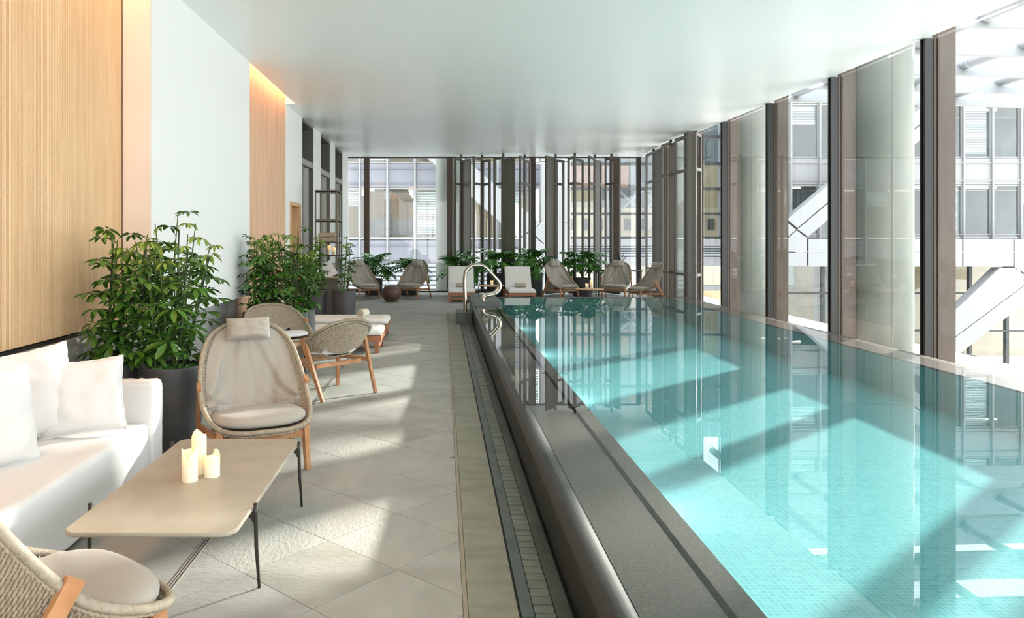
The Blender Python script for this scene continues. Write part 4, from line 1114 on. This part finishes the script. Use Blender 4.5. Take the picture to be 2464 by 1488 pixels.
# room furnishings seen in the lit windows
for (x0, x1, z0, z1, yy) in ((-3.6, -1.5, 1.75, 2.55, 36.5), (-1.1, 0.2, 1.75, 2.3, 36), (-2.6, -2.5, 1.75, 3.6, 36.4), (.3, .34, 1.75, 3.8, 37.9), (1.4, 1.44, 1.75, 3.8, 37.9)):
    MB().box(x0, x1, yy, yy + .1, z0, z1).build('room_furniture', 'office_grey', bl_)
# white braced frame in front
bf = empty('braced_frame', (0, 0, 0), label='white panelled diagonal brace and column outside the end glass wall', cat='facade frame')
def panels(root, polys, Y, th=.5, m_='facade_white'):
    for p_ in polys: xzp(MB(), p_, Y, th, .03).build('cladding_panel', m_, root)
panels(bf, [[(980, 265), (1300, 537), (1275, 556), (980, 305)], [(980, 305), (1275, 556), (1249, 575), (980, 338)],
            [(1300, 537), (1372, 537), (1372, 590), (1310, 590), (1275, 556)], [(1249, 575), (1275, 556), (1310, 590), (1372, 590), (1372, 645), (1249, 645)],
            [(1302, 200), (1372, 200), (1372, 390), (1302, 390)], [(1302, 390), (1372, 390), (1372, 537), (1302, 537)], [(1302, -80), (1372, -80), (1372, 200), (1302, 200)],
            [(1100, 600), (1249, 600), (1249, 645), (1100, 645)], [(1249, 645), (1372, 645), (1372, 760), (1290, 760)]], 32)
bf2 = empty('braced_frame', (0, 0, 0), label='white panelled W-shaped bracing outside the pool side glass', cat='facade frame')
panels(bf2, [[(1880, -60), (1893, -60), (1893, 240), (1880, 240)], [(1880, 240), (1893, 240), (1893, 533), (1880, 533)], [(1880, 533), (1893, 533), (1918, 553), (1880, 585)],
             [(1918, 553), (1943, 573), (1943, 607), (1880, 607), (1880, 585)], [(1880, 607), (1943, 607), (1943, 642), (1880, 642)],
             [(1893, 529), (2300, 190), (2300, 225), (1918, 550)], [(1918, 553), (2300, 228), (2300, 262), (1944, 571)]]
       + [[(a, t0), (b_, t0), (b_, t1), (a, t1)] for a, b_ in ((1944, 2120), (2120, 2317), (2317, 2440)) for t0, t1 in ((575, 607), (607, 642))]
       + [[(2440, 575), (2640, 575), (2640, 607), (2440, 607)], [(2440, 607), (2640, 607), (2640, 700), (2500, 690), (2440, 643)],
          [(2407, 643), (2440, 643), (2490, 668), (2230, 862), (2230, 812)], [(2490, 669), (2520, 690), (2230, 912), (2230, 864)]], 32)
ob2 = empty('office_building', (0, 0, 0), label='white office building outside the pool side windows with blinds', cat='building')
office(px(1833, BY), px(1833, BY) + 12 * 1.307, 1.307, [(Zl(575), Zl(560) - .25, 's'), (Zl(572), Zl(445), 'w'), (Zl(445), Zl(380), 's'), (Zl(380), Zl(250), 'w'), (Zl(250), Zl(180), 's'), (Zl(180), Zl(50), 'w'), (Zl(50), Zl(0), 's')], 'facade_white', 'facade_white', ob2, 1, 'office_grey')
# glazed lobby below the white ledge
lb_ = empty('glass_lobby', (0, 0, 0), label='dark framed glass lobby beneath the white bracing', cat='building')
x0l, x1l = px(1890, 36), px(2700, 36)
x = x0l
while x < x1l:
    MB().box(x - .07, x + .07, 35.9, 36.1, -5, .5).build('post', 'facade_dark', lb_); 
    MB().add([(x + .07, 36, -5), (min(x + 1.7, x1l), 36, -5), (min(x + 1.7, x1l), 36, .5), (x + .07, 36, .5)], [(0, 1, 2, 3)]).build('pane', 'glass_office', lb_)
    x += 1.77
for z in (-2.9, -1.1): MB().box(x0l, x1l, 35.88, 36.12, z, z + .09).build('rail', 'facade_dark', lb_)
MB().box(x0l, x1l, 42, 42.2, -5, .6).build('inner_wall', 'sandstone', lb_); MB().box(x0l, x1l, 34.4, 42, .5, .7).build('soffit', 'facade_white', lb_)
for xx in (16.5, 19.5, 23, 26): MB().box(xx, xx + .5, 39, 39.3, -5, .5).build('inner_pier', 'office_grey', lb_)
# building in the middle distance with horizontal beams and a louvred ledge
mbld = empty('glass_building', (0, 0, 0), label='glass building with dark horizontal beams and louvred white ledge', cat='building')
Ym = 40; X0, X1 = px(1373, Ym), px(1880, Ym) + 3
for a, b_, m_ in ((395, 457, 'brick_far'), (457, 500, 'office_beige'), (300, 395, 'office_grey'), (200, 300, 'brick_far')):
    z0, z1 = pz(b_, Ym + 3), pz(a, Ym + 3); x = X0
    while x < X1:
        MB().box(x, x + 1.9, Ym + 3, Ym + 3.3, z0, z1).build('back_wall', random.choice([m_, 'office_grey', m_, 'facade_grey', 'sandstone']), mbld); x += 1.95
z0, z1 = pz(575, Ym + 3), pz(500, Ym + 3)
MB().box(X0, X1, Ym + 3, Ym + 3.2, z0, z1).build('stone_front', 'sandstone', mbld)
x = X0 + .4
while x < X1: MB().box(x, x + .35, Ym + 2.9, Ym + 3, z0 + .5, z0 + 1.15).build('opening', 'facade_dark', mbld); x += .8
for yy in (395, 455, 515, 573, 330, 250): MB().box(X0, X1, Ym - .2, Ym, pz(yy, Ym) - .07, pz(yy, Ym) + .07).build('beam', 'facade_dark', mbld)
x = X0
while x < X1:
    MB().box(x - .03, x + .03, Ym - .1, Ym, pz(573, Ym), 12).build('glazing_bar', 'louvre', mbld)
    MB().add([(x + .03, Ym - .05, pz(573, Ym)), (x + 1.95, Ym - .05, pz(573, Ym)), (x + 1.95, Ym - .05, 12), (x + .03, Ym - .05, 12)], [(0, 1, 2, 3)]).build('pane', 'glass_office', mbld); x += 1.98
xc, zc_ = px(1520, Ym + 1), pz(485, Ym + 1)
for k in range(3):
    for sg in (-1, 1): MB().tube(catmull([(xc + k * 1.3 - .9, Ym + 1, zc_ - sg * .8), (xc + k * 1.3, Ym + 1, zc_ + sg * .05), (xc + k * 1.3 + .9, Ym + 1, zc_ + sg * .8)], 6), .05, 6).build('lattice_brace', 'tube_grey', mbld)
Yl = 37; X0, X1 = px(1373, Yl), px(1890, Yl) + .6
x = X0
while x < X1:
    x2 = min(x + 2.4, X1)
    MB().box(x, x2 - .02, Yl, Yl + .3, pz(590, Yl), pz(575, Yl)).build('fascia_panel', 'facade_white', mbld)
    MB().box(x, x2 - .02, Yl, Yl + .3, pz(640, Yl), pz(622, Yl)).build('fascia_panel', 'facade_white', mbld)
    MB().box(x, x2 - .02, Yl, Yl + .3, pz(700, Yl), pz(688, Yl)).build('fascia_panel', 'facade_white', mbld)
    MB().box(x, x2 - .02, Yl + .3, Yl + .4, pz(700, Yl), pz(640, Yl)).build('pane', 'glass_office', mbld)
    x = x2
n = 8
for i in range(n):
    z = pz(622, Yl) + (pz(590, Yl) - pz(622, Yl)) * (i + .25) / n
    MB().box(X0, X1, Yl + .05, Yl + .25, z, z + .045).build('louvre_blade', 'louvre', mbld)
MB().box(X0, X1, Yl + .28, Yl + .3, pz(640, Yl), pz(575, Yl)).build('louvre_back', 'facade_grey', mbld)
# glass canopy of white blades and grey tubes outside
cn = empty('canopy', (0, 0, 0), label='outdoor canopy of broad white blades joined by grey tubes', cat='canopy')
for k, (Y, zb) in enumerate(((8.6, 5.2), (10.6, 5.2), (12.6, 5.2), (14.4, 5.2), (16.1, 5.2), (17.8, 5.2), (19.4, 5.2))):
    M = Matrix.Translation((6.9, Y, zb)) @ Matrix.Rotation(R(1.5), 4, 'Y') @ Matrix.Rotation(R(-40), 4, 'X')
    MB().box(0, 8.5 if Y > 12 else 7.0, -.02, .02, 0, 1.15, M).build('blade', 'facade_white', cn)
for k, X in enumerate((7.2, 9.2, 11.3, 13.4)):
    zz = 4.75 if k == 0 else 5.35
    tb_ = MB().tube([(X, 8.4, zz), (X, 20, zz)], .09, 14); tb_.build('tube', 'tube_grey', cn)
    for Y in (9.4, 12.6, 16.0): MB().tube([(X, Y, zz), (X, Y + .12, zz)], .105, 14).build('collar', 'louvre', cn)
for Y, nm in ((52, 'distant sandstone block'),):
    MB().box(8, 24, Y, Y + 2, -5, 9).build('distant_block', 'sandstone', label='sandstone building glimpsed far behind the glass building', cat='building')
for X, Y, m_, lb in ((17.5, 33.6, 'car_silver', 'silver car parked below the white bracing'), (22.8, 33.9, 'car_dark', 'dark car parked beside the silver car')):
    c_ = empty('car', (X, Y, -5), label=lb, cat='car')
    body = [(-2.1, .25), (-2.1, .75), (-1.5, .9), (-.9, 1.4), (.7, 1.42), (1.3, .92), (2.05, .8), (2.1, .3)]
    v_ = [(a, e, b_) for e in (-.85, .85) for a, b_ in body]; n = 8
    MB().add(v_, [tuple(range(n - 1, -1, -1)), tuple(range(n, 2*n))] + [(i, (i+1) % n, n+(i+1) % n, n+i) for i in range(n)]).build('body', m_, c_)
    for a in (-1.3, 1.3):
        for e in (-.86, .86): MB().tube([(a, e - .09, .32), (a, e + .09, .32)], .32, 16).build('wheel', 'rubber', c_)
print('objects', len(bpy.data.objects), 'tris', sum(len(p.vertices) - 2 for m_ in bpy.data.meshes for p in m_.polygons))
